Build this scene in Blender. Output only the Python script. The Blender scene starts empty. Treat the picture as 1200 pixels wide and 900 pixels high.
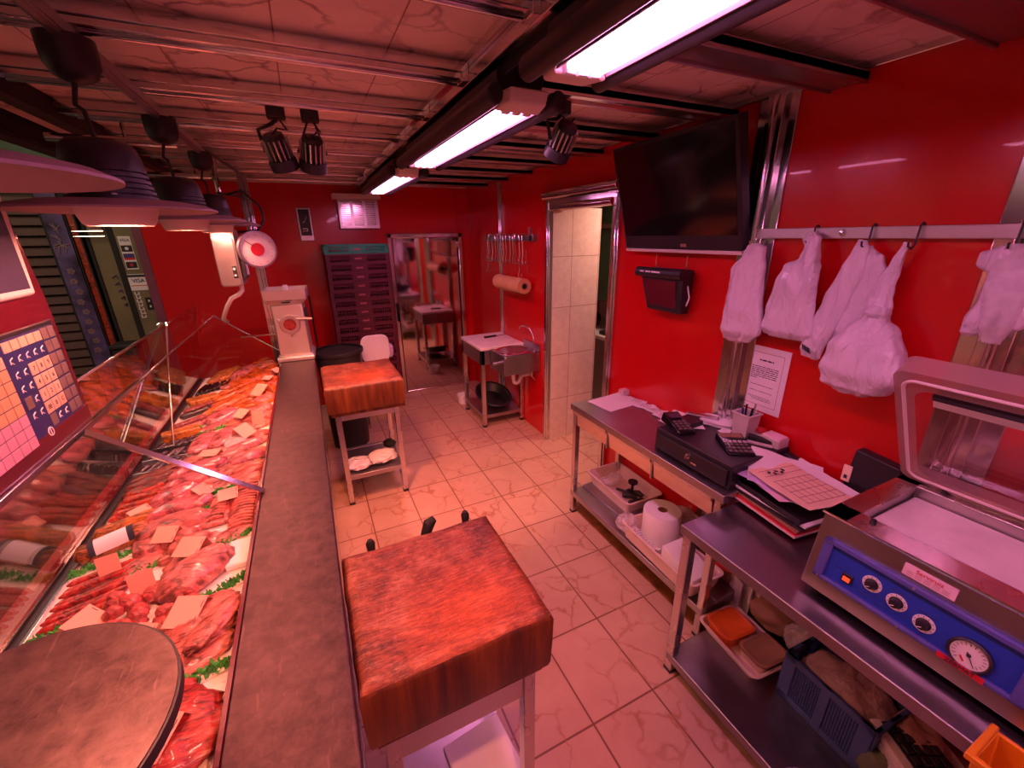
import bpy, math, random
from mathutils import Vector, Matrix, noise, Euler
PI = math.pi
scene = bpy.context.scene
COL = scene.collection
rnd = random.Random(7)
TUBE_C, TUBE_E, LAMP_E = (1,.29,.62), 26, 215

# ------------------------------------------------------------------ helpers
BASE = {}

class MB:
    """collects shapes, then links them as one mesh object"""
    def __init__(s):
        s.v = []; s.f = []
    def add(s, vs, fs, M=None):
        o = len(s.v)
        for p in vs:
            p = Vector(p)
            s.v.append(M @ p if M is not None else p)
        s.f += [tuple(i + o for i in f) for f in fs]
        return s
    def box(s, lo, hi, M=None):
        x0, y0, z0 = lo; x1, y1, z1 = hi
        vs = [(x0,y0,z0),(x1,y0,z0),(x1,y1,z0),(x0,y1,z0),(x0,y0,z1),(x1,y0,z1),(x1,y1,z1),(x0,y1,z1)]
        return s.add(vs, [(0,3,2,1),(4,5,6,7),(0,1,5,4),(1,2,6,5),(2,3,7,6),(3,0,4,7)], M)
    def cb(s, c, d, rz=0, M=None, rot=None):
        R = Matrix.Translation(Vector(c)) @ (rot.to_4x4() if rot is not None else Matrix.Rotation(rz, 4, 'Z'))
        if M is not None: R = M @ R
        x, y, z = d[0]/2, d[1]/2, d[2]/2
        return s.box((-x,-y,-z), (x,y,z), R)
    def hexa(s, bottom, top):
        return s.add(list(bottom) + list(top), [(3,2,1,0),(4,5,6,7),(0,1,5,4),(1,2,6,5),(2,3,7,6),(3,0,4,7)])
    def tube(s, pts, r, n=10, cap=True, M=None):
        pts = [Vector(p) for p in pts]
        rr = r if isinstance(r, (list, tuple)) else [r]*len(pts)
        vs = []; fs = []
        t0 = (pts[1]-pts[0]).normalized()
        up = Vector((0,0,1)) if abs(t0.z) < .9 else Vector((1,0,0))
        a = t0.cross(up).normalized()
        for i, p in enumerate(pts):
            if i == 0: t = pts[1]-pts[0]
            elif i == len(pts)-1: t = pts[-1]-pts[-2]
            else: t = (pts[i+1]-pts[i]).normalized() + (pts[i]-pts[i-1]).normalized()
            t.normalize()
            a = (a - t*a.dot(t))
            if a.length < 1e-6: a = t.orthogonal()
            a.normalize(); b = t.cross(a)
            for k in range(n):
                q = 2*PI*k/n
                vs.append(p + (a*math.cos(q) + b*math.sin(q))*rr[i])
        for i in range(len(pts)-1):
            for k in range(n):
                k2 = (k+1) % n
                fs.append((i*n+k, i*n+k2, (i+1)*n+k2, (i+1)*n+k))
        if cap:
            fs.append(tuple(range(n-1,-1,-1))); fs.append(tuple((len(pts)-1)*n+k for k in range(n)))
        return s.add(vs, fs, M)
    def lathe(s, prof, c=(0,0,0), n=24, M=None, cap=True, axis='z'):
        vs = []; fs = []
        for r, z in prof:
            for k in range(n):
                q = 2*PI*k/n
                x, y = r*math.cos(q), r*math.sin(q)
                p = (x,y,z) if axis == 'z' else ((z,x,y) if axis == 'x' else (y,z,x))
                vs.append(Vector(c)+Vector(p))
        for i in range(len(prof)-1):
            for k in range(n):
                k2 = (k+1) % n
                fs.append((i*n+k, i*n+k2, (i+1)*n+k2, (i+1)*n+k))
        if cap:
            fs.append(tuple(range(n-1,-1,-1))); fs.append(tuple((len(prof)-1)*n+k for k in range(n)))
        return s.add(vs, fs, M)
    def prism(s, poly, lo, hi, axis='z', M=None):
        def P(u, v, w):
            return {'z': (u,v,w), 'x': (w,u,v), 'y': (u,w,v)}[axis]
        n = len(poly)
        vs = [P(u,v,lo) for u,v in poly] + [P(u,v,hi) for u,v in poly]
        fs = [tuple(range(n-1,-1,-1)), tuple(range(n,2*n))] + [(i,(i+1)%n,(i+1)%n+n,i+n) for i in range(n)]
        return s.add(vs, fs, M)
    def loft(s, rings, cap=True, M=None):
        n = len(rings[0]); vs = [p for r in rings for p in r]; fs = []
        for i in range(len(rings)-1):
            for k in range(n):
                k2 = (k+1) % n
                fs.append((i*n+k, i*n+k2, (i+1)*n+k2, (i+1)*n+k))
        if cap:
            fs.append(tuple(range(n-1,-1,-1))); fs.append(tuple((len(rings)-1)*n+k for k in range(n)))
        return s.add(vs, fs, M)
    def blob(s, c, d, rz=0, amp=.12, freq=2.2, seed=0, flat=.5, sub=3, tilt=0):
        """organic lump: a sphere squashed to d, wrinkled, flattened below"""
        import bmesh
        bm = bmesh.new(); bmesh.ops.create_icosphere(bm, subdivisions=sub, radius=1)
        off = Vector((seed*3.17, seed*1.31, seed*7.7))
        M = Matrix.Translation(Vector(c)) @ Matrix.Rotation(rz,4,'Z') @ Matrix.Rotation(tilt,4,'Y')
        vs = []
        for v in bm.verts:
            p = v.co.copy()
            p *= 1 + amp*noise.noise(p*freq+off) + amp*.5*noise.noise(p*freq*2.3+off)
            e = max(abs(p.x), abs(p.y), abs(p.z))
            p = p.lerp(p/ max(e,.3)*.95, .22)
            if sub >= 4 and amp > .04: p *= 1+.07*(.5-abs(noise.noise(Vector((p.x*1.5,p.y*6,p.z*6))+off))*1.6)+.03*noise.noise(p*9+off)
            if p.z < 0: p.z *= flat
            vs.append(M @ Vector((p.x*d[0]/2, p.y*d[1]/2, p.z*d[2]/2)))
        fs = [tuple(v.index for v in f.verts) for f in bm.faces]
        bm.free()
        return s.add(vs, fs)

def link(name, mb, mat, parent=None, bev=0, smooth=True, ang=40, world=True, seg=2):
    me = bpy.data.meshes.new(name)
    vs = mb.v
    if parent is not None and world:
        loc, rz = BASE[parent.name]
        Mi = Matrix.Rotation(-rz,4,'Z') @ Matrix.Translation(-loc)
        vs = [Mi @ p for p in vs]
    me.from_pydata([tuple(p) for p in vs], [], mb.f)
    me.validate(); me.update()
    if mat is not None:
        me.materials.append(mat)
    if smooth:
        me.polygons.foreach_set('use_smooth', [True]*len(me.polygons))
        try: me.set_sharp_from_angle(angle=math.radians(ang))
        except Exception: pass
    import bmesh
    bm = bmesh.new(); bm.from_mesh(me)
    bmesh.ops.recalc_face_normals(bm, faces=bm.faces[:]); bm.to_mesh(me); bm.free()
    o = bpy.data.objects.new(name, me); COL.objects.link(o)
    if parent is not None:
        o.parent = parent; BASE[o.name] = BASE[parent.name]
    else:
        BASE[o.name] = (Vector((0,0,0)), 0)
    if bev:
        m = o.modifiers.new('Bevel','BEVEL'); m.width = bev; m.segments = seg; m.limit_method = 'ANGLE'; m.angle_limit = math.radians(40)
        m.harden_normals = False
    return o

def thing(name, label, cat, loc=(0,0,0), rz=0, group=None):
    o = bpy.data.objects.new(name, None); COL.objects.link(o)
    o.empty_display_size = .05
    o.location = loc; o.rotation_euler = (0,0,rz)
    o['label'] = label; o['category'] = cat
    if group: o['group'] = group
    BASE[o.name] = (Vector(loc), rz)
    return o
def tag(o, label, cat, group=None):
    o['label'] = label; o['category'] = cat
    if group: o['group'] = group
    return o
def rebase(o, loc):
    """gives a single-mesh thing its origin at its own place"""
    l = Vector(loc); o.data.transform(Matrix.Translation(-l)); o.location = l
    BASE[o.name] = (l, 0)
    return o
def single(name, mb, mat, label, cat, group=None, **k):
    o = link(name, mb, mat, None, **k)
    lo = [min(v[i] for v in mb.v) for i in range(3)]; hi = [max(v[i] for v in mb.v) for i in range(3)]
    rebase(o, ((lo[0]+hi[0])/2, (lo[1]+hi[1])/2, lo[2]))
    return tag(o, label, cat, group)
def struct(name, mb, mat, parent=None, **k):
    o = link(name, mb, mat, parent, **k)
    if parent is None: o['kind'] = 'structure'
    return o
def dup(root, loc, rz=None, label=None, group=None):
    def cp(o, par):
        c = o.copy(); COL.objects.link(c)
        if par is not None: c.parent = par
        BASE[c.name] = BASE.get(o.name, (Vector((0,0,0)),0))
        for ch in list(o.children): cp(ch, c)
        return c
    r = cp(root, None); r.location = loc
    if rz is not None: r.rotation_euler = (0,0,rz)
    BASE[r.name] = (Vector(loc), r.rotation_euler.z)
    if label: r['label'] = label
    if group: r['group'] = group
    return r
def text(name, body, pos, xd, up, size, mat, parent, align='CENTER', ext=.0006, world=True):
    cu = bpy.data.curves.new(name, 'FONT'); cu.body = body; cu.size = size; cu.extrude = ext
    cu.align_x = align; cu.align_y = 'CENTER'; cu.resolution_u = 3
    cu.materials.append(mat)
    o = bpy.data.objects.new(name, cu); COL.objects.link(o)
    x = Vector(xd).normalized(); u = Vector(up); z = x.cross(u).normalized(); u = z.cross(x)
    M = Matrix.Translation(Vector(pos)) @ Matrix((x,u,z)).transposed().to_4x4()
    if parent is not None:
        if world:
            loc, rz = BASE[parent.name]
            M = Matrix.Rotation(-rz,4,'Z') @ Matrix.Translation(-loc) @ M
        o.parent = parent; BASE[o.name] = BASE[parent.name]
    dg = bpy.context.evaluated_depsgraph_get(); me = bpy.data.meshes.new_from_object(o.evaluated_get(dg)); me.name = name
    q = bpy.data.objects.new(name, me); COL.objects.link(q); q.parent = o.parent; q.matrix_local = M
    if parent is not None: BASE[q.name] = BASE[parent.name]
    bpy.data.objects.remove(o); bpy.data.curves.remove(cu)
    if not me.materials: me.materials.append(mat)
    return q

# ------------------------------------------------------------------ materials
def newmat(name):
    m = bpy.data.materials.new(name); m.use_nodes = True
    nt = m.node_tree; nt.nodes.clear()
    out = nt.nodes.new('ShaderNodeOutputMaterial'); b = nt.nodes.new('ShaderNodeBsdfPrincipled')
    nt.links.new(b.outputs[0], out.inputs[0])
    return m, nt, b
def coords(nt, scale=(1,1,1), rot=(0,0,0), loc=(0,0,0)):
    tc = nt.nodes.new('ShaderNodeTexCoord'); mp = nt.nodes.new('ShaderNodeMapping')
    mp.inputs['Scale'].default_value = scale; mp.inputs['Rotation'].default_value = rot; mp.inputs['Location'].default_value = loc
    nt.links.new(tc.outputs['Object'], mp.inputs[0]); return mp.outputs[0]
def noise_n(nt, vec, scale=5, detail=4, rough=.55, dist=0):
    n = nt.nodes.new('ShaderNodeTexNoise'); n.inputs['Scale'].default_value = scale; n.inputs['Detail'].default_value = detail
    n.inputs['Roughness'].default_value = rough; n.inputs['Distortion'].default_value = dist
    nt.links.new(vec, n.inputs['Vector']); return n.outputs['Fac']
def ramp(nt, fac, stops):
    r = nt.nodes.new('ShaderNodeValToRGB'); e = r.color_ramp.elements
    while len(e) < len(stops): e.new(.5)
    for i, (p, c) in enumerate(stops):
        e[i].position = p; e[i].color = (*c, 1) if len(c) == 3 else c
    nt.links.new(fac, r.inputs[0]); return r.outputs[0]
def mixc(nt, fac, a, b, mode='MIX'):
    m = nt.nodes.new('ShaderNodeMix'); m.data_type = 'RGBA'; m.blend_type = mode
    for key, val in ((0, fac), (6, a), (7, b)):
        if hasattr(val, 'is_linked') or hasattr(val, 'links'): nt.links.new(val, m.inputs[key])
        elif key == 0: m.inputs[0].default_value = val
        else: m.inputs[key].default_value = (*val, 1)
    return m.outputs[2]
def bump(nt, b, h, strength=.2, dist=.01):
    n = nt.nodes.new('ShaderNodeBump'); n.inputs['Strength'].default_value = strength; n.inputs['Distance'].default_value = dist
    nt.links.new(h, n.inputs['Height']); nt.links.new(n.outputs[0], b.inputs['Normal'])
def plain(name, c, rough=.5, metal=0, coat=0, var=.08, vs=6, bmp=0):
    m, nt, b = newmat(name)
    f = noise_n(nt, coords(nt), vs, 4)
    d = tuple(x*(1-var*2) for x in c); l = tuple(min(1,x*(1+var)) for x in c)
    nt.links.new(ramp(nt, f, [(.3,d),(.7,l)]), b.inputs['Base Color'])
    b.inputs['Roughness'].default_value = rough; b.inputs['Metallic'].default_value = metal
    b.inputs['Coat Weight'].default_value = coat
    if bmp: bump(nt, b, noise_n(nt, coords(nt), vs*4, 3), bmp, .004)
    return m
def steel(name, c=(.62,.6,.6), rough=.28, scale=(2,60,60), var=.12, bmp=.05):
    m, nt, b = newmat(name)
    f = noise_n(nt, coords(nt, scale), 3, 5); g = noise_n(nt, coords(nt), 5, 5, .6)
    nt.links.new(mixc(nt, g, tuple(x*(1-var) for x in c), tuple(min(1,x*(1+var)) for x in c)), b.inputs['Base Color'])
    b.inputs['Metallic'].default_value = 1
    r = nt.nodes.new('ShaderNodeMapRange'); r.inputs[3].default_value = rough*.7; r.inputs[4].default_value = rough*1.35
    nt.links.new(g, r.inputs[0]); nt.links.new(r.outputs[0], b.inputs['Roughness'])
    bump(nt, b, f, bmp, .002)
    return m
def emit(name, c, s):
    m = bpy.data.materials.new(name); m.use_nodes = True; nt = m.node_tree; nt.nodes.clear()
    o = nt.nodes.new('ShaderNodeOutputMaterial'); e = nt.nodes.new('ShaderNodeEmission')
    e.inputs[0].default_value = (*c,1); e.inputs[1].default_value = s; nt.links.new(e.outputs[0], o.inputs[0]); return m
def glass(name, tint=(.96,.97,.97), ior=1.5, rough=.0, dust=.0, dustc=(.8,.75,.75)):
    m = bpy.data.materials.new(name); m.use_nodes = True; nt = m.node_tree; nt.nodes.clear()
    o = nt.nodes.new('ShaderNodeOutputMaterial'); t = nt.nodes.new('ShaderNodeBsdfTransparent'); g = nt.nodes.new('ShaderNodeBsdfGlossy')
    t.inputs[0].default_value = (*tint,1); g.inputs['Roughness'].default_value = rough
    ge = nt.nodes.new('ShaderNodeNewGeometry'); dt = nt.nodes.new('ShaderNodeVectorMath'); dt.operation = 'DOT_PRODUCT'
    nt.links.new(ge.outputs['Incoming'], dt.inputs[0]); nt.links.new(ge.outputs['Normal'], dt.inputs[1])
    def mth(op, a, b=None):
        n_ = nt.nodes.new('ShaderNodeMath'); n_.operation = op
        for i_, v_ in enumerate((a, b)):
            if v_ is None: continue
            if isinstance(v_, (int, float)): n_.inputs[i_].default_value = v_
            else: nt.links.new(v_, n_.inputs[i_])
        return n_.outputs[0]
    f0 = ((ior-1)/(ior+1))**2
    sch = mth('ADD', mth('MULTIPLY', mth('POWER', mth('SUBTRACT', 1.0, mth('ABSOLUTE', dt.outputs['Value'])), 5.0), 1-f0), f0)
    mx = nt.nodes.new('ShaderNodeMixShader'); nt.links.new(sch, mx.inputs[0])
    nt.links.new(t.outputs[0], mx.inputs[1]); nt.links.new(g.outputs[0], mx.inputs[2])
    last = mx.outputs[0]
    if dust:
        d = nt.nodes.new('ShaderNodeBsdfDiffuse'); d.inputs[0].default_value = (*dustc,1)
        m2 = nt.nodes.new('ShaderNodeMixShader'); m2.inputs[0].default_value = dust
        nt.links.new(last, m2.inputs[1]); nt.links.new(d.outputs[0], m2.inputs[2]); last = m2.outputs[0]
    nt.links.new(last, o.inputs[0]); return m
def film(name, c=(.9,.9,.92), alpha=.35):
    m, nt, b = newmat(name); b.inputs['Base Color'].default_value = (*c,1); b.inputs['Roughness'].default_value = .15
    f = noise_n(nt, coords(nt), 30, 4); r = nt.nodes.new('ShaderNodeMapRange')
    r.inputs[3].default_value = alpha*.4; r.inputs[4].default_value = min(1,alpha*1.6)
    nt.links.new(f, r.inputs[0]); nt.links.new(r.outputs[0], b.inputs['Alpha']); return m
def meat(name, lean, fat, amt=.5, scale=14, rough=.3, stretch=(1,3,1), bmp=.35, coat=.25):
    m, nt, b = newmat(name)
    v = coords(nt, stretch)
    f = noise_n(nt, v, scale, 6, .62, 1.2); g = noise_n(nt, coords(nt), scale*.4, 3)
    dk = tuple(x*.32 for x in lean); lean = tuple(x*.95 for x in lean)  # dark tone paints crevice shade into the low parts of the bump
    k_ = noise_n(nt, coords(nt, (1,2.2,1)), scale*2.8, 5, .7, .8)
    c1 = ramp(nt, f, [(.5-.22*amt, dk), (.5, lean), (.66-.14*amt, lean), (.74-.1*amt, fat)])
    c2 = mixc(nt, ramp(nt, k_, [(.34,(0,0,0)),(.62,(1,1,1))]), (.46,.33,.32), (1.0,1.0,1.0))
    nt.links.new(mixc(nt, 1.0, c1, c2, 'MULTIPLY'), b.inputs['Base Color'])
    b.inputs['Roughness'].default_value = rough; b.inputs['Coat Weight'].default_value = coat; b.inputs['Coat Roughness'].default_value = .12
    bump(nt, b, f, min(1,bmp*2.0), .010); return m

def brickm(name, c1, c2, mortar, w, h, off=(0,0,0), axes='xy', mort=.006, rough=.3, vein=None, veinscale=6, bias=0, half=0.0, bmp=.12):
    m, nt, b = newmat(name)
    tc = nt.nodes.new('ShaderNodeTexCoord'); sp = nt.nodes.new('ShaderNodeSeparateXYZ'); cm = nt.nodes.new('ShaderNodeCombineXYZ')
    nt.links.new(tc.outputs['Object'], sp.inputs[0])
    idx = {'x':0,'y':1,'z':2}
    nt.links.new(sp.outputs[idx[axes[0]]], cm.inputs[0]); nt.links.new(sp.outputs[idx[axes[1]]], cm.inputs[1])
    mp = nt.nodes.new('ShaderNodeMapping'); mp.inputs['Location'].default_value = off; nt.links.new(cm.outputs[0], mp.inputs[0])
    br = nt.nodes.new('ShaderNodeTexBrick'); br.offset = half; br.squash = 1
    br.inputs['Scale'].default_value = 1; br.inputs['Brick Width'].default_value = w; br.inputs['Row Height'].default_value = h
    br.inputs['Mortar Size'].default_value = mort; br.inputs['Mortar Smooth'].default_value = .1; br.inputs['Bias'].default_value = bias
    br.inputs['Color1'].default_value = (*c1,1); br.inputs['Color2'].default_value = (*c2,1); br.inputs['Mortar'].default_value = (*mortar,1)
    nt.links.new(mp.outputs[0], br.inputs[0])
    col = br.outputs['Color']
    if vein:
        v = coords(nt)
        vo = nt.nodes.new('ShaderNodeTexVoronoi'); vo.feature = 'DISTANCE_TO_EDGE'; vo.inputs['Scale'].default_value = veinscale
        nn = nt.nodes.new('ShaderNodeTexNoise'); nn.inputs['Scale'].default_value = veinscale*1.3; nn.inputs['Detail'].default_value = 4
        nt.links.new(v, nn.inputs['Vector'])
        mxv = nt.nodes.new('ShaderNodeMix'); mxv.data_type = 'VECTOR'; mxv.inputs[0].default_value = .16
        nt.links.new(v, mxv.inputs[4]); nt.links.new(nn.outputs['Color'], mxv.inputs[5]); nt.links.new(mxv.outputs[1], vo.inputs['Vector'])
        vf = ramp(nt, vo.outputs['Distance'], [(0,(1,1,1)),(.045,(0,0,0))])
        msk = ramp(nt, noise_n(nt, v, veinscale*.55, 3), [(.40,(0,0,0)),(.58,(.95,.95,.95))])
        mm = mixc(nt, 1.0, vf, msk, 'MULTIPLY')
        col = mixc(nt, mm, col, vein)
        cl = ramp(nt, noise_n(nt, v, veinscale*.8, 6, .65), [(.3,(.86,.83,.80)),(.7,(1,1,1))])
        col = mixc(nt, 1.0, col, cl, 'MULTIPLY')
    nt.links.new(col, b.inputs['Base Color']); b.inputs['Roughness'].default_value = rough
    inv = nt.nodes.new('ShaderNodeMath'); inv.operation = 'SUBTRACT'; inv.inputs[0].default_value = 1; nt.links.new(br.outputs['Fac'], inv.inputs[1])
    bump(nt, b, inv.outputs[0], bmp, .003)
    return m

def worn(name, dark, light, rough, sc):
    m, nt, b = newmat(name)
    v = coords(nt)
    f = noise_n(nt, v, sc, 8, .72, .3); g = noise_n(nt, v, 3.2, 4, .6); h = noise_n(nt, coords(nt, (26,3,1), (0,0,.7)), 3, 5, .7)
    c = mixc(nt, ramp(nt, f, [(.32,(0,0,0)),(.68,(1,1,1))]), dark, light)
    c = mixc(nt, ramp(nt, h, [(.60,(0,0,0)),(.74,(.6,.6,.6))]), c, tuple(min(1,x*1.7) for x in light))
    c = mixc(nt, 1.0, c, mixc(nt, g, (.68,.66,.68), (1.2,1.15,1.15)), 'MULTIPLY')
    nt.links.new(c, b.inputs['Base Color']); b.inputs['Metallic'].default_value = .75
    r = nt.nodes.new('ShaderNodeMapRange'); r.inputs[3].default_value = rough*.75; r.inputs[4].default_value = rough*1.3
    nt.links.new(f, r.inputs[0]); nt.links.new(r.outputs[0], b.inputs['Roughness'])
    bump(nt, b, f, .22, .003); return m
def crumple(name, c, rough, sc=7.0, st=1.0):
    m, nt, b = newmat(name)
    v = coords(nt, (1,1.6,.55)); n0 = nt.nodes.new('ShaderNodeTexNoise'); n0.inputs['Scale'].default_value = 5; n0.inputs['Detail'].default_value = 3
    nt.links.new(v, n0.inputs['Vector'])
    mx = nt.nodes.new('ShaderNodeMix'); mx.data_type = 'VECTOR'; mx.inputs[0].default_value = .22; nt.links.new(v, mx.inputs[4]); nt.links.new(n0.outputs['Color'], mx.inputs[5])
    vo = nt.nodes.new('ShaderNodeTexVoronoi'); vo.feature = 'DISTANCE_TO_EDGE'; vo.inputs['Scale'].default_value = sc*2; nt.links.new(mx.outputs[1], vo.inputs['Vector'])
    f = noise_n(nt, mx.outputs[1], sc*1.6, 6, .6, 1.5)
    ad = nt.nodes.new('ShaderNodeMath'); ad.operation = 'MULTIPLY_ADD'; nt.links.new(vo.outputs['Distance'], ad.inputs[0]); ad.inputs[1].default_value = .8; nt.links.new(f, ad.inputs[2])
    b.inputs['Base Color'].default_value = (*c,1); b.inputs['Roughness'].default_value = rough; b.inputs['Coat Weight'].default_value = .3
    bump(nt, b, ad.outputs[0], min(1,st*.6), .05); return m
M = {}
M['red'] = plain('red_laminate', (.60,.004,.008), .22, 0, .3, .03, 2)
M['redceil'] = plain('dark_red_board', (.22,.004,.01), .5)
M['steel'] = steel('brushed_steel', (.60,.57,.56), .30)
M['steelx'] = steel('brushed_steel_long', (.62,.59,.58), .26, (60,2,60))
M['top'] = worn('scuffed_worktop', (.050,.028,.032), (.125,.075,.078), .46, 26)
M['chrome'] = steel('polished_trim', (.68,.66,.66), .14, (3,3,3), .1, .04)
M['darksteel'] = steel('table_steel', (.42,.40,.43), .34, (6,6,6), .25, .06)
M['mirror'] = steel('cooler_door_sheet', (.60,.54,.52), .05, (3,3,1), .12, .06)
M['black'] = plain('black_plastic', (.020,.017,.023), .42)
M['blackmat'] = plain('black_matt', (.010,.009,.010), .7)
M['blackgloss'] = plain('black_gloss', (.008,.008,.010), .14)
M['white'] = plain('white_plastic', (.80,.78,.78), .42, var=.03)
M['paper'] = plain('white_paper', (.84,.82,.84), .8, var=.03)
M['paperpink'] = plain('pink_paper', (.86,.62,.72), .8, var=.03)
M['papertan'] = plain('tan_paper', (.86,.66,.48), .8, var=.03)
M['ink'] = plain('printed_ink', (.03,.03,.05), .8)
M['bag'] = crumple('white_polythene', (.80,.72,.82), .33)
M['bagclear'] = film('clear_polythene', (.9,.86,.9), .38)
M['bagpurple'] = plain('lilac_bin_liner', (.62,.5,.85), .35, 0, .2, .08, 9, .3)
M['card'] = plain('pink_price_card', (.80,.36,.27), .6, var=.03)
M['board'] = plain('white_cutting_board', (.84,.80,.78), .5, var=.06, vs=12)
M['deck'] = plain('white_display_deck', (.86,.82,.76), .3, var=.03)
M['dial'] = plain('dial_white', (.84,.82,.80), .4, var=.02)
M['blue'] = plain('control_panel_blue', (.02,.06,.50), .4, var=.05)
M['blued'] = plain('moulded_blue_plastic', (.045,.05,.24), .45)
M['crateblue'] = plain('blue_crate_plastic', (.05,.09,.26), .5)
M['crate'] = plain('maroon_crate_plastic', (.10,.010,.026), .45, var=.12)
M['crateg'] = plain('green_crate_plastic', (.02,.36,.20), .45)
M['orange'] = plain('orange_plastic', (.80,.13,.02), .4)
M['yellow'] = plain('amber_plastic', (.85,.30,.01), .4)
M['tray'] = plain('pale_pink_tray', (.78,.60,.56), .4)
M['redlab'] = plain('red_label', (.60,.015,.03), .45)
M['maroon'] = plain('maroon_enamel', (.11,.008,.02), .25, 0, .4, .05)
M['cloth'] = plain('grey_white_cloth', (.66,.58,.56), .9, bmp=.4)
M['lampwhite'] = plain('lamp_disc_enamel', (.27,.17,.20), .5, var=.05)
M['lampdrum'] = plain('lamp_drum_white', (.74,.62,.60), .5, var=.03)
M['brown'] = plain('brown_floor_edge', (.20,.07,.02), .5, var=.25, vs=14)
M['green'] = plain('dull_green_paint', (.05,.12,.06), .5, var=.1)
M['parsley'] = plain('plastic_parsley', (.07,.42,.06), .55, var=.3, vs=40)
M['shutter'] = plain('grey_shutter', (.12,.075,.07), .6, var=.1)
M['banner'] = plain('violet_printed_film', (.11,.08,.22), .3, var=.5, vs=5)
M['doorglass'] = plain('olive_frosted_glass', (.20,.18,.10), .3, var=.15, vs=3)
M['cardboard'] = plain('brown_cardboard', (.34,.18,.11), .8)
M['roller'] = plain('brown_paper_roll', (.80,.46,.19), .6, var=.08)
M['frontwall'] = plain('pale_front_tiles', (.80,.66,.60), .5)
M['beige'] = plain('pale_wall_paint', (.55,.46,.44), .7)
M['tube'] = emit('fluorescent_tube', TUBE_C, TUBE_E)
M['meatlamp'] = emit('meat_lamp', (1,.30,.20), LAMP_E)
M['spotlens'] = emit('spot_lens', (1,.45,.3), 3)
M['redled'] = emit('lit_red_switch', (1,.06,.02), 1.4)
M['cratemark'] = plain('faded_mark', (.36,.10,.13), .6)
M['screentv'] = plain('tv_screen', (.006,.006,.008), .10)
M['darkkey'] = plain('grey_key', (.17,.12,.12), .5)
M['keyfilm'] = plain('keypad_blue', (.018,.022,.13), .5)
M['lightkey'] = plain('cream_key', (.62,.41,.30), .5, var=.03)
M['tankey'] = plain('tan_key', (.56,.34,.20), .5, var=.05)
M['pinkkey'] = plain('pink_key', (.58,.28,.42), .5, var=.05)
M['screenm'] = plain('dark_screen', (.06,.05,.10), .2)
M['top2'] = worn('scratched_pan', (.075,.045,.045), (.18,.115,.105), .40, 30)
M['steelg'] = steel('satin_grinder_steel', (.66,.60,.58), .45, (4,4,4), .14, .05)
M['glass'] = glass('case_glass', ior=2.2)
M['glassthin'] = glass('side_glass', ior=1.45)
M['lid'] = glass('acrylic_lid', (.95,.88,.88), 1.45, .02, .03, (.75,.6,.62))
M['lidframe'] = glass('acrylic_lid_edge', (.80,.68,.66), 1.5, .08, .42, (.62,.42,.40))

# butcher block wood
def woodmat(name, top):
    m, nt, b = newmat(name)
    if top:
        f = noise_n(nt, coords(nt), 13, 8, .70, .4); g = noise_n(nt, coords(nt, (8,40,1), (0,0,.5)), 4, 7, .75)
        c = ramp(nt, f, [(.34,(.05,.010,.006)),(.46,(.18,.032,.011)),(.56,(.30,.070,.026)),(.70,(.42,.16,.09))])
        c = mixc(nt, ramp(nt, g, [(.50,(0,0,0)),(.70,(.75,.75,.75))]), c, (.46,.23,.17))
        # orange pool of spotlight painted into the colour of the middle
        gr = nt.nodes.new('ShaderNodeTexGradient'); gr.gradient_type = 'SPHERICAL'
        nt.links.new(coords(nt, (4.2,4.6,0), (0,0,0), (-.19,.50,0)), gr.inputs[0])
        w = nt.nodes.new('ShaderNodeMath'); w.operation = 'MULTIPLY'; nt.links.new(gr.outputs['Fac'], w.inputs[0]); nt.links.new(g, w.inputs[1])
        c = mixc(nt, ramp(nt, w.outputs[0], [(.08,(0,0,0)),(.46,(.62,.62,.62))]), c, (.62,.10,.008))
        g2 = noise_n(nt, coords(nt, (9,70,1), (0,0,.42)), 3, 6, .75); g3 = noise_n(nt, coords(nt, (70,9,1), (0,0,.3)), 3, 6, .75)
        c = mixc(nt, 1.0, c, ramp(nt, g2, [(.38,(.50,.42,.40)),(.56,(1,1,1))]), 'MULTIPLY')
        c = mixc(nt, ramp(nt, g3, [(.60,(0,0,0)),(.70,(.5,.5,.5))]), c, (.60,.27,.17))
        h = noise_n(nt, coords(nt, (5,60,1), (0,0,.55)), 4, 5, .7); bump(nt, b, h, .5, .004)
    else:
        f = noise_n(nt, coords(nt, (9,9,.7)), 3.0, 6, .6, .3)
        c = ramp(nt, f, [(.30,(.035,.008,.004)),(.5,(.13,.028,.007)),(.72,(.25,.070,.015))])
        g = noise_n(nt, coords(nt, (60,60,3)), 3, 4); c = mixc(nt, g, c, mixc(nt, 1.0, c, (.55,.45,.4), 'MULTIPLY'))
        bump(nt, b, g, .25, .003)
    nt.links.new(c, b.inputs['Base Color']); b.inputs['Roughness'].default_value = .50 if top else .42
    return m
M['woodtop'] = woodmat('worn_block_top', True)
M['woodside'] = woodmat('block_side_staves', False)

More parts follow.
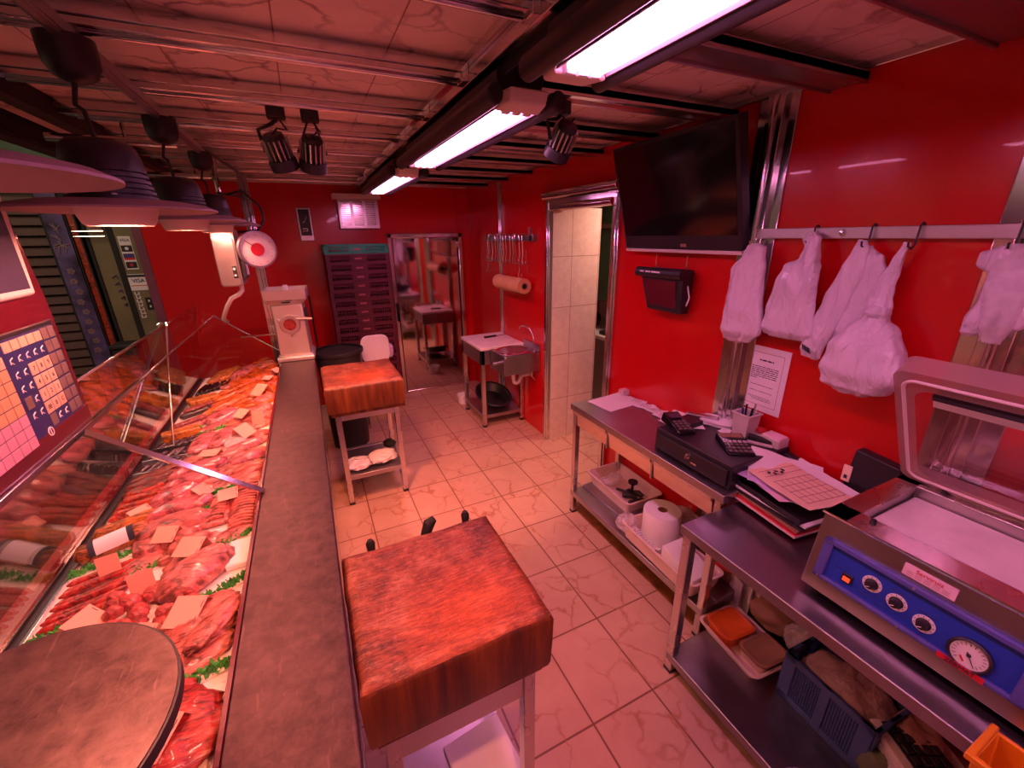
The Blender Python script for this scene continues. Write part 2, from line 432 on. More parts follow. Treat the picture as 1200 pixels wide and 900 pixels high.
M['m_beef'] = meat('raw_beef', (.50,.045,.04), (.80,.50,.42), .45)
M['m_veal'] = meat('pale_veal', (.72,.22,.17), (.86,.58,.46), .5, 10)
M['m_pork'] = meat('pork', (.76,.25,.22), (.88,.62,.55), .5, 9)
M['m_ham'] = meat('wrapped_pink_loin', (.78,.22,.25), (.9,.55,.55), .5, 7, .16, (1,2,1), .2, .6)
M['m_lamb'] = meat('lamb_chunk', (.66,.12,.11), (.88,.60,.50), .65, 16)
M['m_saus'] = meat('fresh_red_sausage', (.55,.03,.025), (.72,.22,.16), .4, 30, .25, (1,1,1))
M['m_chor'] = meat('chorizo', (.62,.055,.015), (.75,.22,.08), .4, 34, .28, (1,1,1))
M['m_smok'] = meat('smoked_rib', (.24,.035,.02), (.48,.14,.06), .45, 14)
M['m_dark'] = meat('blood_sausage', (.035,.010,.012), (.14,.05,.045), .3, 26, .22, (1,1,1), .3, .5)
M['m_salami'] = meat('speckled_salami', (.28,.03,.03), (.62,.36,.32), .55, 60, .35, (1,1,1))
M['m_orange'] = meat('marinated_pork', (.80,.16,.02), (.85,.34,.08), .4, 10, .22, (1,3,1), .35, .5)
M['m_orange2'] = meat('adobo_sausage', (.74,.24,.04), (.85,.45,.16), .4, 18)
M['m_pate'] = meat('orange_pate', (.70,.25,.03), (.80,.40,.10), .3, 22, .4)
M['m_chub'] = meat('cured_loin_casing', (.60,.19,.06), (.72,.34,.16), .4, 12, .25)
M['m_ribs'] = meat('rack_of_ribs', (.74,.13,.11), (.88,.48,.40), .6, 12)

M['floor'] = brickm('veined_floor_tile', (.58,.37,.28), (.52,.33,.25), (.19,.09,.06), .29, .375, (-.713+.29*8, -.835+.375*8, 0), 'xy', .004, .28, (.38,.17,.10), 6.0)
M['ceil'] = brickm('marbled_ceiling_panel', (.88,.72,.66), (.84,.68,.62), (.34,.16,.12), .292, 20, (-.019+.292*12, 10, 0), 'xy', .0022, .42, (.26,.15,.15), 5.0)
M['tile'] = brickm('beige_wall_tile', (.78,.64,.57), (.74,.60,.53), (.42,.27,.22), .26, .40, (-1.93+.26*8, .015+.4*2, 0), 'xz', .003, .3, (.66,.46,.40), 22)
M['traygrey'] = plain('grey_beige_plastic', (.62,.54,.54), .45)
M['baggy'] = crumple('milky_polythene', (.40,.27,.26), .2, 6, .7)
M['bagshine'] = crumple('shiny_white_wrap', (.78,.68,.78), .14, 8, .75)
M['papersack'] = plain('brown_bag', (.32,.15,.12), .6, bmp=.3)
M['greenbag'] = plain('green_bag', (.13,.15,.09), .5, bmp=.3)
M['mirrord'] = steel('polished_drawer', (.66,.60,.54), .10, (3,3,3), .1, .03)
M['darktop'] = steel('smoky_worktable', (.33,.31,.35), .33, (5,5,5), .3, .05)
M['steels'] = steel('sealer_steel', (.55,.50,.49), .32, (60,2,60), .1)
M['steelrail'] = steel('rail_steel', (.62,.56,.58), .34, (2,20,2), .15)
M['bluef'] = plain('violet_blue_moulding', (.10,.10,.42), .45)
EXPOSURE = 0.12
HALL_E = 30
PASS_E = 16
M['reflector'] = plain('lamp_reflector', (.30,.22,.26), .35)

# ------------------------------------------------------------------ the setting
R, D, CZ = 1.748, 4.80, 2.26
struct('floor', MB().box((-.95,-1.8,-.1),(3.6,5.2,0)), M['floor'])
struct('floor_hall', MB().box((-3.2,-1.8,-.1),(-.95,5.2,-.002)), plain('dark_hall_floor', (.035,.03,.03), .5))
struct('ceiling', MB().box((-1.0,-1.8,CZ),(R+.05,D+.05,CZ+.06)), M['ceil'])
struct('trim_1', MB().box((1.385,-1.0,0),(1.47,2.02,.012)), M['brown'])
# back wall: the red laminate sheet up to the stall corner, the hall front beyond it
struct('wall_back', MB().box((-1.22,D,0),(R+.1,D+.1,CZ)), M['red'])
struct('trim_2', MB().box((.128,D-.006,0),(.136,D,CZ)), M['red'])
struct('trim_3', MB().box((1.60,D-.012,0),(1.612,D-.001,CZ-.02)).box((R-.012,D-.012,0),(R,D,CZ)), M['red'])
# right wall with the doorway
y0, y1, zh = 2.19, 2.95, 1.92
w = MB().box((R,-1.8,0),(R+.1,y0,CZ)).box((R,y1,0),(R+.1,D+.1,CZ)).box((R,y0,zh),(R+.1,y1,CZ))
struct('wall_right', w, M['red'])
f = MB()
for (a, b, c, d) in ((y1-.005,y1+.06,0,zh+.06),(y0-.06,y0+.005,0,zh+.06)):
    f.box((R-.028,a,c),(R+.02,b,d))
    f.box((R-.040,a+.012,c),(R-.024,b-.030,d))
struct('trim_4', f, M['chrome'], bev=.006)
h = MB().box((R-.03,y0-.06,zh),(R+.02,y1+.06,zh+.075))
h.tube([(R-.04,y0-.06,zh+.10),(R-.04,y1+.06,zh+.10)], .03, 14).tube([(R-.055,y0-.03,zh+.012),(R-.055,y1-.22,zh+.012)], .024, 14)
struct('trim_5', h, M['chrome'], bev=.004)
# room beyond the doorway
struct('wall_passage', MB().box((R+.006,y1-.008,0),(2.20,y1+.1,zh+.02)), M['tile'])
struct('wall_beyond', MB().box((3.3,1.0,0),(3.4,4.6,CZ)).box((R+.1,4.5,0),(3.4,4.6,CZ)).box((R+.1,.9,0),(3.4,1.0,CZ)), M['beige'])
struct('ceiling_beyond', MB().box((R+.1,.9,CZ-.1),(3.4,4.6,CZ)), M['beige'])
# chrome posts on the right wall
def post(n, ya, yb, z0=0.0, z1=2.24):
    c = (ya+yb)/2; wd = (yb-ya)
    p = MB().box((R-.010,ya,z0),(R,yb,z1)).box((R-.030,c-wd*.22,z0),(R-.008,c+wd*.22,z1)).tube([(R-.030,c,z0),(R-.030,c,z1)], .012, 10)
    struct('trim_%d' % n, p, M['chrome'], bev=.003)
post(6, 1.165, 1.325)
post(7, .375, .535)
s = MB().box((R-.016,3.865,0),(R,3.925,CZ-.02)).tube([(R-.018,3.88,0),(R-.018,3.88,CZ-.02)], .009, 8).tube([(R-.018,3.91,0),(R-.018,3.91,CZ-.02)], .009, 8)
struct('trim_8', s, M['chrome'], bev=.002)
struct('trim_9', MB().box((R-.02,-1.8,CZ-.022),(R,D,CZ)).box((-1.0,D-.02,CZ-.022),(R,D,CZ)), M['chrome'], bev=.003)
# wall behind the camera and the market hall on the customers' side
struct('wall_front', MB().box((-3.2,-1.9,0),(R+.1,-1.8,2.9)), M['frontwall'])
struct('wall_hall', MB().box((-3.2,-1.8,0),(-3.1,5.2,2.9)), M['beige'])
struct('ceiling_hall', MB().box((-3.2,-1.8,2.9),(-.98,5.2,3.0)), M['beige'])
# ceiling rails across the stall
n = 10
yb = [.55+.4575*k for k in range(0, 9)]
for k, y in enumerate([-.85,-.38,.09]+yb):
    b = MB().box((-.76,y-.022,2.205),(.545,y+.022,2.222)).box((-.76,y-.007,2.22),(.545,y+.007,CZ))
    b.box((-.76,y-.030,2.222),(.545,y-.012,2.240)).tube([(-.70,y+.012,2.203),(.52,y+.012,2.203)], .0085, 8)
    b.cb((.535,y,2.215),(.022,.055,.034))
    struct('trim_%d' % n, b, M['chrome'], bev=.002); n += 1
for k, y in enumerate([-.4,.09]+yb):
    wd = .045 if k != 2 else .11
    if k == 3: wd = .06
    b = MB().box((.715,y-wd,2.205),(R-.01,y+wd,2.230)).box((.715,y-.006,2.23),(R-.01,y+.006,CZ)).box((.715,y-wd,2.196),(R-.01,y-wd+.010,2.232)).box((.715,y+wd-.010,2.196),(R-.01,y+wd,2.232))
    struct('trim_%d' % n, b, M['darksteel'] if k < 4 else M['chrome'], bev=.002); n += 1
# long rails along the stall
struct('trim_%d' % n, MB().box((-.418,-1.7,2.178),(-.388,3.35,2.206)).tube([(-.403,-1.7,2.176),(-.403,3.35,2.176)], .012, 8), M['darksteel'], bev=.002); n += 1
struct('trim_%d' % n, MB().box((.545,-1.7,2.196),(.580,D-.02,CZ)).box((.530,-1.7,2.236),(.545,D-.02,CZ)), M['chrome'], bev=.002); n += 1
struct('trim_%d' % n, MB().box((.580,-1.7,2.228),(.712,D-.02,CZ)), M['redceil']); n += 1
struct('trim_%d' % n, MB().box((.584,-1.7,2.172),(.612,D-.25,2.228)).box((.690,-1.7,2.172),(.716,D-.25,2.228)).box((.602,-1.7,2.182),(.700,D-.25,2.192)), M['blackmat'], bev=.003); n += 1
# stall front edge over the case: dark beams and a pale soffit, with a fluorescent batten
struct('trim_%d' % n, MB().box((-.80,-1.7,2.185),(-.755,D,CZ)).box((-.84,-1.7,2.20),(-.80,D,2.21)), M['blackmat'], bev=.003); n += 1
struct('trim_%d' % n, MB().box((-1.05,-1.7,2.17),(-1.02,D,2.9)).box((-1.07,-1.7,2.155),(-1.0,D,2.175)), M['blackmat'], bev=.003); n += 1
for (y, xa, xb) in ((2.47,-.84,-.42),(3.6,-.80,-.47)):
    struct('trim_%d' % n, MB().tube([(xa,y,2.14),(xb,y,2.14)], .016, 10).tube([(xa+.25,y,2.14),(xa+.25,y,2.21)], .008, 8), M['chrome']); n += 1

# ------------------------------------------------------------------ shop front across the hall, in line with the back wall
FY = 4.86
struct('wall_hall_back', MB().box((-3.2,FY+.12,0),(-1.2,FY+.2,2.9)).box((-3.2,FY,2.16),(-1.22,FY+.12,2.9)), M['green'])
sh = thing('roller_shutter', 'closed dark grey roller shutter with horizontal slats beyond the counter', 'shutter', (-2.4,FY,0))
m = MB()
z = 0.0
while z < 2.1:
    m.prism([(FY+.05,z),(FY+.004,z+.010),(FY+.004,z+.058),(FY+.05,z+.076)], -3.1, -1.85, 'x'); z += .078
link('slat_curtain', m, M['shutter'], sh, smooth=False)
link('guide_rail', MB().box((-1.852,FY-.01,0),(-1.838,FY+.06,2.14)), M['blackmat'], sh)
bn = thing('banner', 'violet printed shop banner with a column of pale motifs beside the shutter', 'banner', (-1.77,FY-.02,0))
link('sheet', MB().box((-1.838,FY-.012,.1),(-1.712,FY+.006,2.12)), M['banner'], bn, bev=.002)
for k in range(9):
    g = MB(); c = Vector((-1.772+rnd.uniform(-.012,.012), FY-.016, 1.52-k*.085))
    for q in range(5):
        a = q*2*PI/5
        g.lathe([(.0001,0),(.012,0),(.012,.003),(.0001,.003)], c+Vector((.014*math.cos(a),0,.014*math.sin(a))), 8, axis='y')
    link('motif', g, M['lampwhite'], bn)
g = MB()
for k in range(14):
    a = rnd.uniform(0,PI); c = Vector((-1.775+rnd.uniform(-.03,.03), FY-.016, 1.75+rnd.uniform(-.08,.12)))
    d = Vector((math.cos(a),0,math.sin(a)))*.03
    g.tube([c-d,c,c+d], .004, 6)
link('script_mark', g, M['lampwhite'], bn)
m = MB()
sdr = struct('door_1', MB().box((-1.712,FY,0),(-1.700,FY+.05,2.12)).box((-1.655,FY,0),(-1.642,FY+.05,2.12)).box((-1.622,FY,0),(-1.600,FY+.05,2.12)).box((-1.712,FY,2.06),(-1.44,FY+.05,2.12)).box((-1.472,FY-.005,0),(-1.428,FY+.05,2.12)), M['blackmat'], bev=.003)
link('door_pane', MB().box((-1.600,FY+.015,0),(-1.472,FY+.03,2.06)), M['doorglass'], sdr)
link('hanging_stock', MB().box((-1.700,FY+.02,0),(-1.655,FY+.03,2.06)), M['m_chor'], sdr)
link('door_handle', MB().tube([(-1.68,FY-.03,1.83),(-1.48,FY-.03,1.83)], .007, 8).tube([(-1.68,FY-.03,1.79),(-1.48,FY-.03,1.79)], .007, 8).box((-1.58,FY-.02,1.84),(-1.49,FY+.01,1.90)), M['chrome'], sdr)
for k in range(5):
    link('etched_mark', MB().tube([(-1.535+.006*k,FY+.010,1.45-k*.06),(-1.505+.004*k,FY+.010,1.47-k*.06),(-1.495,FY+.010,1.44-k*.06)], .005, 6), M['banner'], sdr)
struct('window_1', MB().box((-1.428,FY,0),(-1.285,FY+.03,2.12)), M['doorglass'])
struct('trim_%d' % n, MB().box((-1.290,FY-.06,0),(-1.222,FY+.02,CZ)), plain('mauve_post', (.20,.05,.10), .4), bev=.003); n += 1
# stickers on that pane
def stk(label, x0, x1, z0, z1):
    t = thing('card_sticker', label, 'sticker', ((x0+x1)/2,FY-.002,z0))
    link('sheet', MB().box((x0,FY-.003,z0),(x1,FY-.0005,z1)), M['paper'], t); return t
X0, X1 = -1.412, -1.328
st = stk('strip of four payment card stickers high on the glass', X0, X1, 1.515, 1.79); xc = (X0+X1)/2
text('lettering', 'VISA', (xc,FY-.0045,1.757), (1,0,0), (0,0,1), .036, M['blued'], st)
for i, (zz, a) in enumerate(((1.690,'black'),(1.622,'redlab'),(1.553,'black'))):
    cm = link('card_mark', MB().box((X0+.005,FY-.0055,zz-.026),(X1-.005,FY-.003,zz+.026)), M[a], st)
    if i == 1: link('band', MB().box((X0+.005,FY-.0065,zz-.008),(X1-.005,FY-.0055,zz+.026)), M['blued'], cm)
    else: link('disc', MB().lathe([(.0001,0),(.013,0),(.013,.001),(.0001,.001)], (xc,FY-.007,zz), 16, axis='y'), M['paper'] if i == 0 else M['redlab'], cm)
X0, X1 = -1.425, -1.292
st = stk('white card sign reading VISA on the glass beside the red wall', X0, X1, 1.335, 1.475); xc = (X0+X1)/2
link('band', MB().box((X0,FY-.006,1.450),(X1,FY-.004,1.470)), M['ink'], st)
text('lettering', 'VISA', (xc,FY-.0065,1.418), (1,0,0), (0,0,1), .046, M['blued'], st)
link('rule', MB().box((X0+.006,FY-.006,1.374),(X1-.006,FY-.004,1.380)), M['orange'], st)
st = thing('notice_sticker', 'torn pale lettering and black square sticker low on the glass', 'sticker', (-1.37,FY-.002,1.05))
g = MB()
for k in range(7):
    zz = 1.30-k*.034
    g.cb((-1.395+.004*(k%3),FY-.004,zz),(.034,.003,.008)).cb((-1.408+.003*(k%2),FY-.004,zz+.012),(.008,.003,.026)).cb((-1.380,FY-.004,zz+.010),(.008,.003,.022))
link('sheet', g, M['paper'], st)
sq_ = link('square', MB().box((-1.350,FY-.006,1.16),(-1.300,FY-.002,1.27)), M['black'], st)
link('dot', MB().cb((-1.325,FY-.007,1.24),(.012,.003,.018)), M['paper'], sq_)
link('dot', MB().cb((-1.325,FY-.007,1.19),(.012,.003,.018)), M['paper'], sq_)
single('bin_box', MB().box((-1.56,4.45,0),(-1.40,4.62,.90)).box((-1.57,4.44,.90),(-1.39,4.63,.94)), M['blackmat'], 'black box in the hall just behind the display case glass', 'box', bev=.012)

# ------------------------------------------------------------------ cooler door, seen in the back wall
d = struct('door_2', MB().box((.860,D-.045,.02),(1.590,D-.012,1.735)), M['mirror'], bev=.004)
fr = MB().box((.815,D-.055,0),(.862,D-.001,1.785)).box((1.590,D-.055,0),(1.640,D-.001,1.785)).box((.815,D-.055,1.735),(1.640,D-.001,1.785))
fr.box((.853,D-.050,.0),(1.60,D-.01,.022))
link('door_frame', fr, M['chrome'], d, bev=.008)
link('door_gasket', MB().box((1.575,D-.048,.02),(1.590,D-.040,1.735)).box((.860,D-.048,.02),(.868,D-.040,1.735)), M['blackmat'], d)
link('hinge', MB().cb((1.60,D-.062,1.66),(.05,.02,.07)).cb((1.60,D-.062,.18),(.05,.02,.07)), M['chrome'], d, bev=.004)
link('door_handle', MB().box((.835,D-.09,.86),(.862,D-.05,1.06)).box((.842,D-.115,.90),(.856,D-.09,1.04)), M['blackmat'], d, bev=.005)

# ------------------------------------------------------------------ fluorescent light units
def light_unit(ya, yb, label):
    cx = .635
    t = thing('ceiling_light', label, 'light', (cx,(ya+yb)/2,2.10), 0, 'three tube light units under the ceiling')
    pr = [(-.075,.085),(-.075,.062),(-.060,.030),(.060,.030),(.075,.062),(.075,.085)]
    link('housing', MB().prism([(cx+u,2.10+v) for u,v in pr], ya+.02, yb-.02, 'y'), M['black'], t, bev=.003)
    g = MB()
    for sgn in (-1,1):
        c = cx+sgn*.100
        ring = [(c+.024*math.cos(q), 2.112+.028*math.sin(q)) for q in [2*PI*k/18 for k in range(18)]]
        g.prism(ring, ya-.03, yb+.03, 'y')
    link('side_tube', g, M['black'], t, bev=.006)
    link('reflector', MB().prism([(cx-.066,2.094),(cx-.050,2.126),(cx+.050,2.126),(cx+.066,2.094),(cx+.070,2.094),(cx+.052,2.1295),(cx-.052,2.1295),(cx-.070,2.094)], ya+.05, yb-.05, 'y'), M['reflector'], t)
    for k in (-1,0,1):
        o = link('fluorescent_tube', MB().tube([(cx+k*.034,ya+.06,2.101),(cx+k*.034,yb-.06,2.101)], .0125, 12), M['tube'], t)
        link('lamp_holder', MB().cb((cx+k*.034,ya+.052,2.101),(.026,.018,.030)), M['white'], o, bev=.003); link('lamp_holder', MB().cb((cx+k*.034,yb-.052,2.101),(.026,.018,.030)), M['white'], o, bev=.003)
    for s, y in ((1,yb-.045),(-1,ya+.045)):
        link('end_cap', MB().hexa([(cx-.072,y,2.088),(cx+.072,y,2.088),(cx+.055,y+s*.075,2.094),(cx-.055,y+s*.075,2.094)] if s > 0 else [(cx-.055,y+s*.075,2.094),(cx+.055,y+s*.075,2.094),(cx+.072,y,2.088),(cx-.072,y,2.088)],
             [(cx-.072,y,2.132),(cx+.072,y,2.132),(cx+.060,y+s*.085,2.130),(cx-.060,y+s*.085,2.130)] if s > 0 else [(cx-.060,y+s*.085,2.130),(cx+.060,y+s*.085,2.130),(cx+.072,y,2.132),(cx-.072,y,2.132)]), M['lampdrum'], t, bev=.006)
    for y in (ya+.15, yb-.15):
        link('hanger', MB().tube([(cx,y,2.18),(cx,y,2.225)], .012, 8), M['black'], t)
    return t
light_unit(-1.62, -.46, 'added unseen three tube light in black casing nearest the front wall')  # extra unit out of view, added to brighten the ceiling
light_unit(-.30, 1.00, 'nearest three tube light in black casing under the ceiling')
light_unit(1.24, 2.44, 'middle three tube light in black casing under the ceiling')
light_unit(2.76, 3.96, 'farthest three tube light in black casing, nearest the crates')

# ------------------------------------------------------------------ pendant meat lamps
def pendant(y, label):
    x = -.405
    t = thing('pendant_lamp', label, 'lamp', (x,y,1.785), 0, 'wide brimmed pendant lamps over the meat')
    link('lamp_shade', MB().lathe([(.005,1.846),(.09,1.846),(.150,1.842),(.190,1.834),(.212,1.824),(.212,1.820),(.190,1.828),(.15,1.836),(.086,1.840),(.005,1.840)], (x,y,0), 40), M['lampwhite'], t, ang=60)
    pr = [(.002,1.846)]
    z = 1.846
    for k in range(5):
        r = .090-.0022*k
        pr += [(r,z),(r,z+.007),(r-.010,z+.008),(r-.010,z+.012)]; z += .0125
    pr += [(.080,z),(.076,z+.035),(.070,z+.055),(.055,z+.068),(.002,z+.070)]
    link('heat_sink', MB().lathe(pr, (x,y,0), 32), M['black'], t, ang=50)
    link('lamp_drum', MB().lathe([(.082,1.840),(.081,1.818),(.072,1.792),(.066,1.786),(.061,1.788),(.064,1.80),(.064,1.838)], (x,y,0), 36, cap=False), M['lampdrum'], t, ang=60)
    link('lamp_lens', MB().lathe([(.001,1.800),(.063,1.800),(.063,1.803),(.001,1.803)], (x,y,0), 28), M['meatlamp'], t)
    link('screw', MB().lathe([(.001,0),(.006,0),(.006,.004),(.001,.004)], (x+.075*math.sin(.35),y-.082*math.cos(.35),1.853), 10, axis='y'), M['white'], t)
    link('cable', MB().tube([(x,y,z+.065),(x-.006,y+.005,z+.13),(x-.018,y+.004,2.05),(x-.004,y,2.10),(x,y,2.13)], .0055, 8), M['black'], t)
    link('ceiling_cap', MB().lathe([(.002,2.092),(.020,2.093),(.040,2.104),(.050,2.125),(.052,2.150),(.052,2.178),(.002,2.178)], (x,y,0), 24), M['black'], t, ang=50)
pendant(.725, 'wide brimmed pendant lamp hanging nearest the keypad scale')
pendant(1.45, 'wide brimmed pendant lamp, second over the display case')
pendant(2.175, 'wide brimmed pendant lamp, third over the display case')
pendant(2.90, 'wide brimmed pendant lamp farthest along, by the steel box scale')

# ------------------------------------------------------------------ track spotlights
def spot(c, top, aim, label, bracket):
    c = Vector(c); aim = Vector(aim).normalized()
    t = thing('spotlight', label, 'spotlight', (top[0],top[1],top[2]-.05), 0, 'black track spotlights')
    link('track_adapter', MB().cb((top[0],top[1],top[2]-.022),(.062,.046,.044)), M['black'], t, bev=.005)
    q = aim.to_track_quat('-Z','Y').to_matrix().to_4x4(); W = Matrix.Translation(c) @ q
    link('lamp_head', MB().lathe([(.002,.060),(.034,.060),(.037,.050),(.037,.044),(.030,.044),(.030,-.02),(.048,-.022),(.050,-.03),(.050,-.060),(.044,-.062),(.042,-.045),(.002,-.040)], (0,0,0), 24, W), M['black'], t, ang=40)
    f = MB()
    for k in range(16):
        a = 2*PI*k/16
        f.add([Vector((math.cos(a)*r-math.sin(a)*s, math.sin(a)*r+math.cos(a)*s, z)) for r in (.030,.046) for s in (-.0025,.0025) for z in (-.02,.045)],
              [(0,1,3,2),(4,6,7,5),(0,4,5,1),(2,3,7,6),(0,2,6,4),(1,5,7,3)], W)
    link('cooling_fin', f, M['steel'], t, smooth=False)
    link('lamp_lens', MB().lathe([(.001,-.046),(.041,-.046),(.041,-.043),(.001,-.043)], (0,0,0), 20, W), M['spotlens'], t)
    s = W @ Vector((-.052,0,0)); s2 = W @ Vector((.052,0,0)); bt = Vector((top[0],top[1],top[2]-.044))
    g = MB()
    if bracket == 'arm':
        g.tube([bt, bt+Vector((-.02,0,-.015)), Vector((s.x-.012,s.y,(s.z+bt.z)/2+.02)), s], .007, 8)
    else:
        g.tube([bt+Vector((-.012,0,0)), s], .004, 6).tube([bt+Vector((.012,0,0)), s2], .004, 6)
    link('bracket', g, M['black'], t)
    link('cable', MB().tube([bt+Vector((.01,.004,0)), bt+Vector((.03,.01,-.03)), W @ Vector((.02,.01,.075)), W @ Vector((0,0,.058))], .0035, 6), M['black'], t)
    L = bpy.data.lights.new('spot_beam', 'SPOT'); L.energy = SPOT_E; L.color = (1,.27,.13); L.spot_size = math.radians(74); L.spot_blend = .6; L.shadow_soft_size = .035
    lo = bpy.data.objects.new('spot_beam', L); COL.objects.link(lo)
    lo.location = W @ Vector((0,0,-.07)); lo.rotation_euler = aim.to_track_quat('-Z','Y').to_euler()
SPOT_E = 60
spot((-.022,1.962,2.055), (-.012,1.962,2.205), (.25,.45,-1), 'black spotlight with bright cooling fins, nearer the pendant lamps of the pair', 'arm')
spot((.092,1.962,2.055), (.102,1.962,2.205), (-.10,.55,-1), 'black spotlight of the pair, tipped forward beside its twin', 'yoke')
spot((.925,1.50,2.075), (.918,1.50,2.20), (-.05,.9,-1), 'lone black spotlight hanging near the television', 'arm')
spot((-.02,-.85,2.055), (-.03,-.85,2.205), (.15,-.9,-1), 'added unseen black spotlight on the ceiling by the front wall', 'arm')  # unseen spotlight added behind the camera for more bounce onto the ceiling
spot((.25,.10,2.055), (.24,.10,2.205), (-.05,.75,-1), 'black spotlight on the ceiling above the near end of the worktop', 'arm')

# ------------------------------------------------------------------ display case
def dz(x): return .803 + .102*(x+.76)
GX0, GZ0, GX1, GZ1 = -.805, .800, -.722, 1.33
Y0, Y1 = .02, 3.56
case = thing('display_case', 'long refrigerated meat display case with slanted glass front and steel worktop', 'display case', (-.45,1.8,0))
link('carcass', MB().box((-.84,Y0-.4,.10),(-.085,3.72,.74)), M['darksteel'], case, bev=.004)
link('plinth', MB().box((-.80,Y0-.4,0),(-.12,3.70,.10)), M['black'], case)
link('deck', MB().hexa([(-.80,Y0,.74),(-.262,Y0,.74),(-.262,Y1,.74),(-.80,Y1,.74)], [(-.80,Y0,dz(-.80)),(-.262,Y0,dz(-.262)),(-.262,Y1,dz(-.262)),(-.80,Y1,dz(-.80))]), M['deck'], case)
link('deck_edge', MB().box((-.835,Y0,.74),(-.790,Y1,.806)), M['black'], case, bev=.004)
link('deck_edge_rail', MB().box((-.790,Y0,.77),(-.778,Y1,.812)), M['chrome'], case, bev=.002)
link('price_rail', MB().box((-.850,Y0,.775),(-.822,Y1,.838)), M['redlab'], case, bev=.002)
wt = MB().box((-.262,Y0-.5,.880),(-.045,3.72,.920))
o = link('worktop', wt, M['top'], case, bev=.004)
link('worktop_lip', MB().box((-.272,Y0-.5,.872),(-.262,3.72,.921)), M['maroon'], case, bev=.001)
link('worktop_fascia', MB().box((-.060,Y0-.5,.74),(-.050,3.72,.880)).box((-.085,Y0-.5,.10),(-.075,3.72,.74)), M['steelx'], case)
def pane(name, quad, th, mat, par):
    q = [Vector(p) for p in quad]; nn = (q[1]-q[0]).cross(q[3]-q[0]).normalized()*th/2
    return link(name, MB().hexa([p-nn for p in q], [p+nn for p in q]), mat, par, smooth=False)
for a, b in ((Y0,2.02),(2.026,Y1)):
    pane('front_glass', [(GX0,a,GZ0),(GX0,b,GZ0),(GX1,b,GZ1),(GX1,a,GZ1)], .006, M['glass'], case)
link('shelf_edge', MB().box((-.652,Y0-.3,1.236),(-.640,1.99,1.252)).box((-.648,1.99,1.241),(-.643,Y1,1.249)), M['chrome'], case, bev=.001)
link('glass_top_edge', MB().box((-.726,1.6,1.326),(-.718,3.30,1.335)), M['chrome'], case, bev=.001)
link('support_bar', MB().tube([(-.255,1.500,.925),(-.644,1.500,1.238)], .0105, 4), M['chrome'], case, smooth=False)
link('support_bar', MB().tube([(-.255,.06,.925),(-.644,.06,1.238)], .0105, 4), M['chrome'], case, smooth=False)
# far end glass
pts = [(GX0,Y1,GZ0),(-.268,Y1,.90),(-.285,Y1,.96),(-.645,Y1,1.244),(GX1+.02,Y1,GZ1-.03)]
link('end_glass', MB().prism([(p[0],p[2]) for p in pts], Y1-.003, Y1+.003, 'y'), M['glassthin'], case, smooth=False)
link('end_glass_edge', MB().tube([(-.275,Y1,.94),(-.645,Y1,1.248)], .004, 6), M['chrome'], case)
pane('side_shelf', [(-.50,Y1-.05,1.085),(-.215,Y1-.05,1.085),(-.235,Y1+.28,1.085),(-.50,Y1+.28,1.085)], .007, M['glassthin'], case)
link('side_shelf_edge', MB().tube([(-.50,Y1-.05,1.085),(-.215,Y1-.05,1.085)], .005, 6).tube([(-.215,Y1-.05,1.085),(-.235,Y1+.28,1.085)], .004, 6), M['chrome'], case)
link('stay_rod', MB().tube([(-.70,2.29,.815),(-.706,2.52,1.08),(-.712,2.755,1.328)], .0045, 8).tube([(-.712,2.755,1.325),(-.716,2.77,1.338),(-.735,2.77,1.340),(-.755,2.77,1.328)], .007, 8), M['chrome'], case)

# ------------------------------------------------------------------ meat
def AB(a, b):
    d = Vector(b)-Vector(a); return d.length, math.atan2(d.y, d.x), (Vector(a)+Vector(b))/2
def lump(name, a, b, wd, ht, mat, label, cat, seed, amp=.12, freq=2.0, lift=0, sub=4, group=None):
    L, ang, c = AB((a[0],a[1],0),(b[0],b[1],0)); z = dz(c.x)+lift
    mb = MB().blob((c.x,c.y,z+ht*.30), (L,wd,ht*1.25), ang, amp, freq, seed, .45, sub, tilt=-.10*math.cos(ang))
    return single(name, mb, M[mat], label, cat, group, ang=180)
def sausage(name, a, b, r, mat, label, cat, seed=0, sag=.0, lift=0, bendy=.01, group=None, za=None, zb=None):
    r_ = random.Random(seed*13+5); pts = []; rr = []
    n_ = 13; off = Vector((-(b[1]-a[1]), b[0]-a[0], 0)).normalized()*bendy*r_.uniform(-1,1)
    for k in range(n_):
        t = k/(n_-1); x = a[0]+(b[0]-a[0])*t; y = a[1]+(b[1]-a[1])*t
        p = Vector((x,y,dz(x)+r*.9+lift)) + off*math.sin(PI*t)
        pts.append(p); e = min(t,1-t)*2
        rr.append(r*min(1,.25+ (1-(1-min(1,e*5))**2)*.75)*(1+.06*noise.noise(Vector((t*5,seed,0)))))
    return single(name, MB().tube(pts, rr, 12), M[mat], label, cat, group, ang=180)

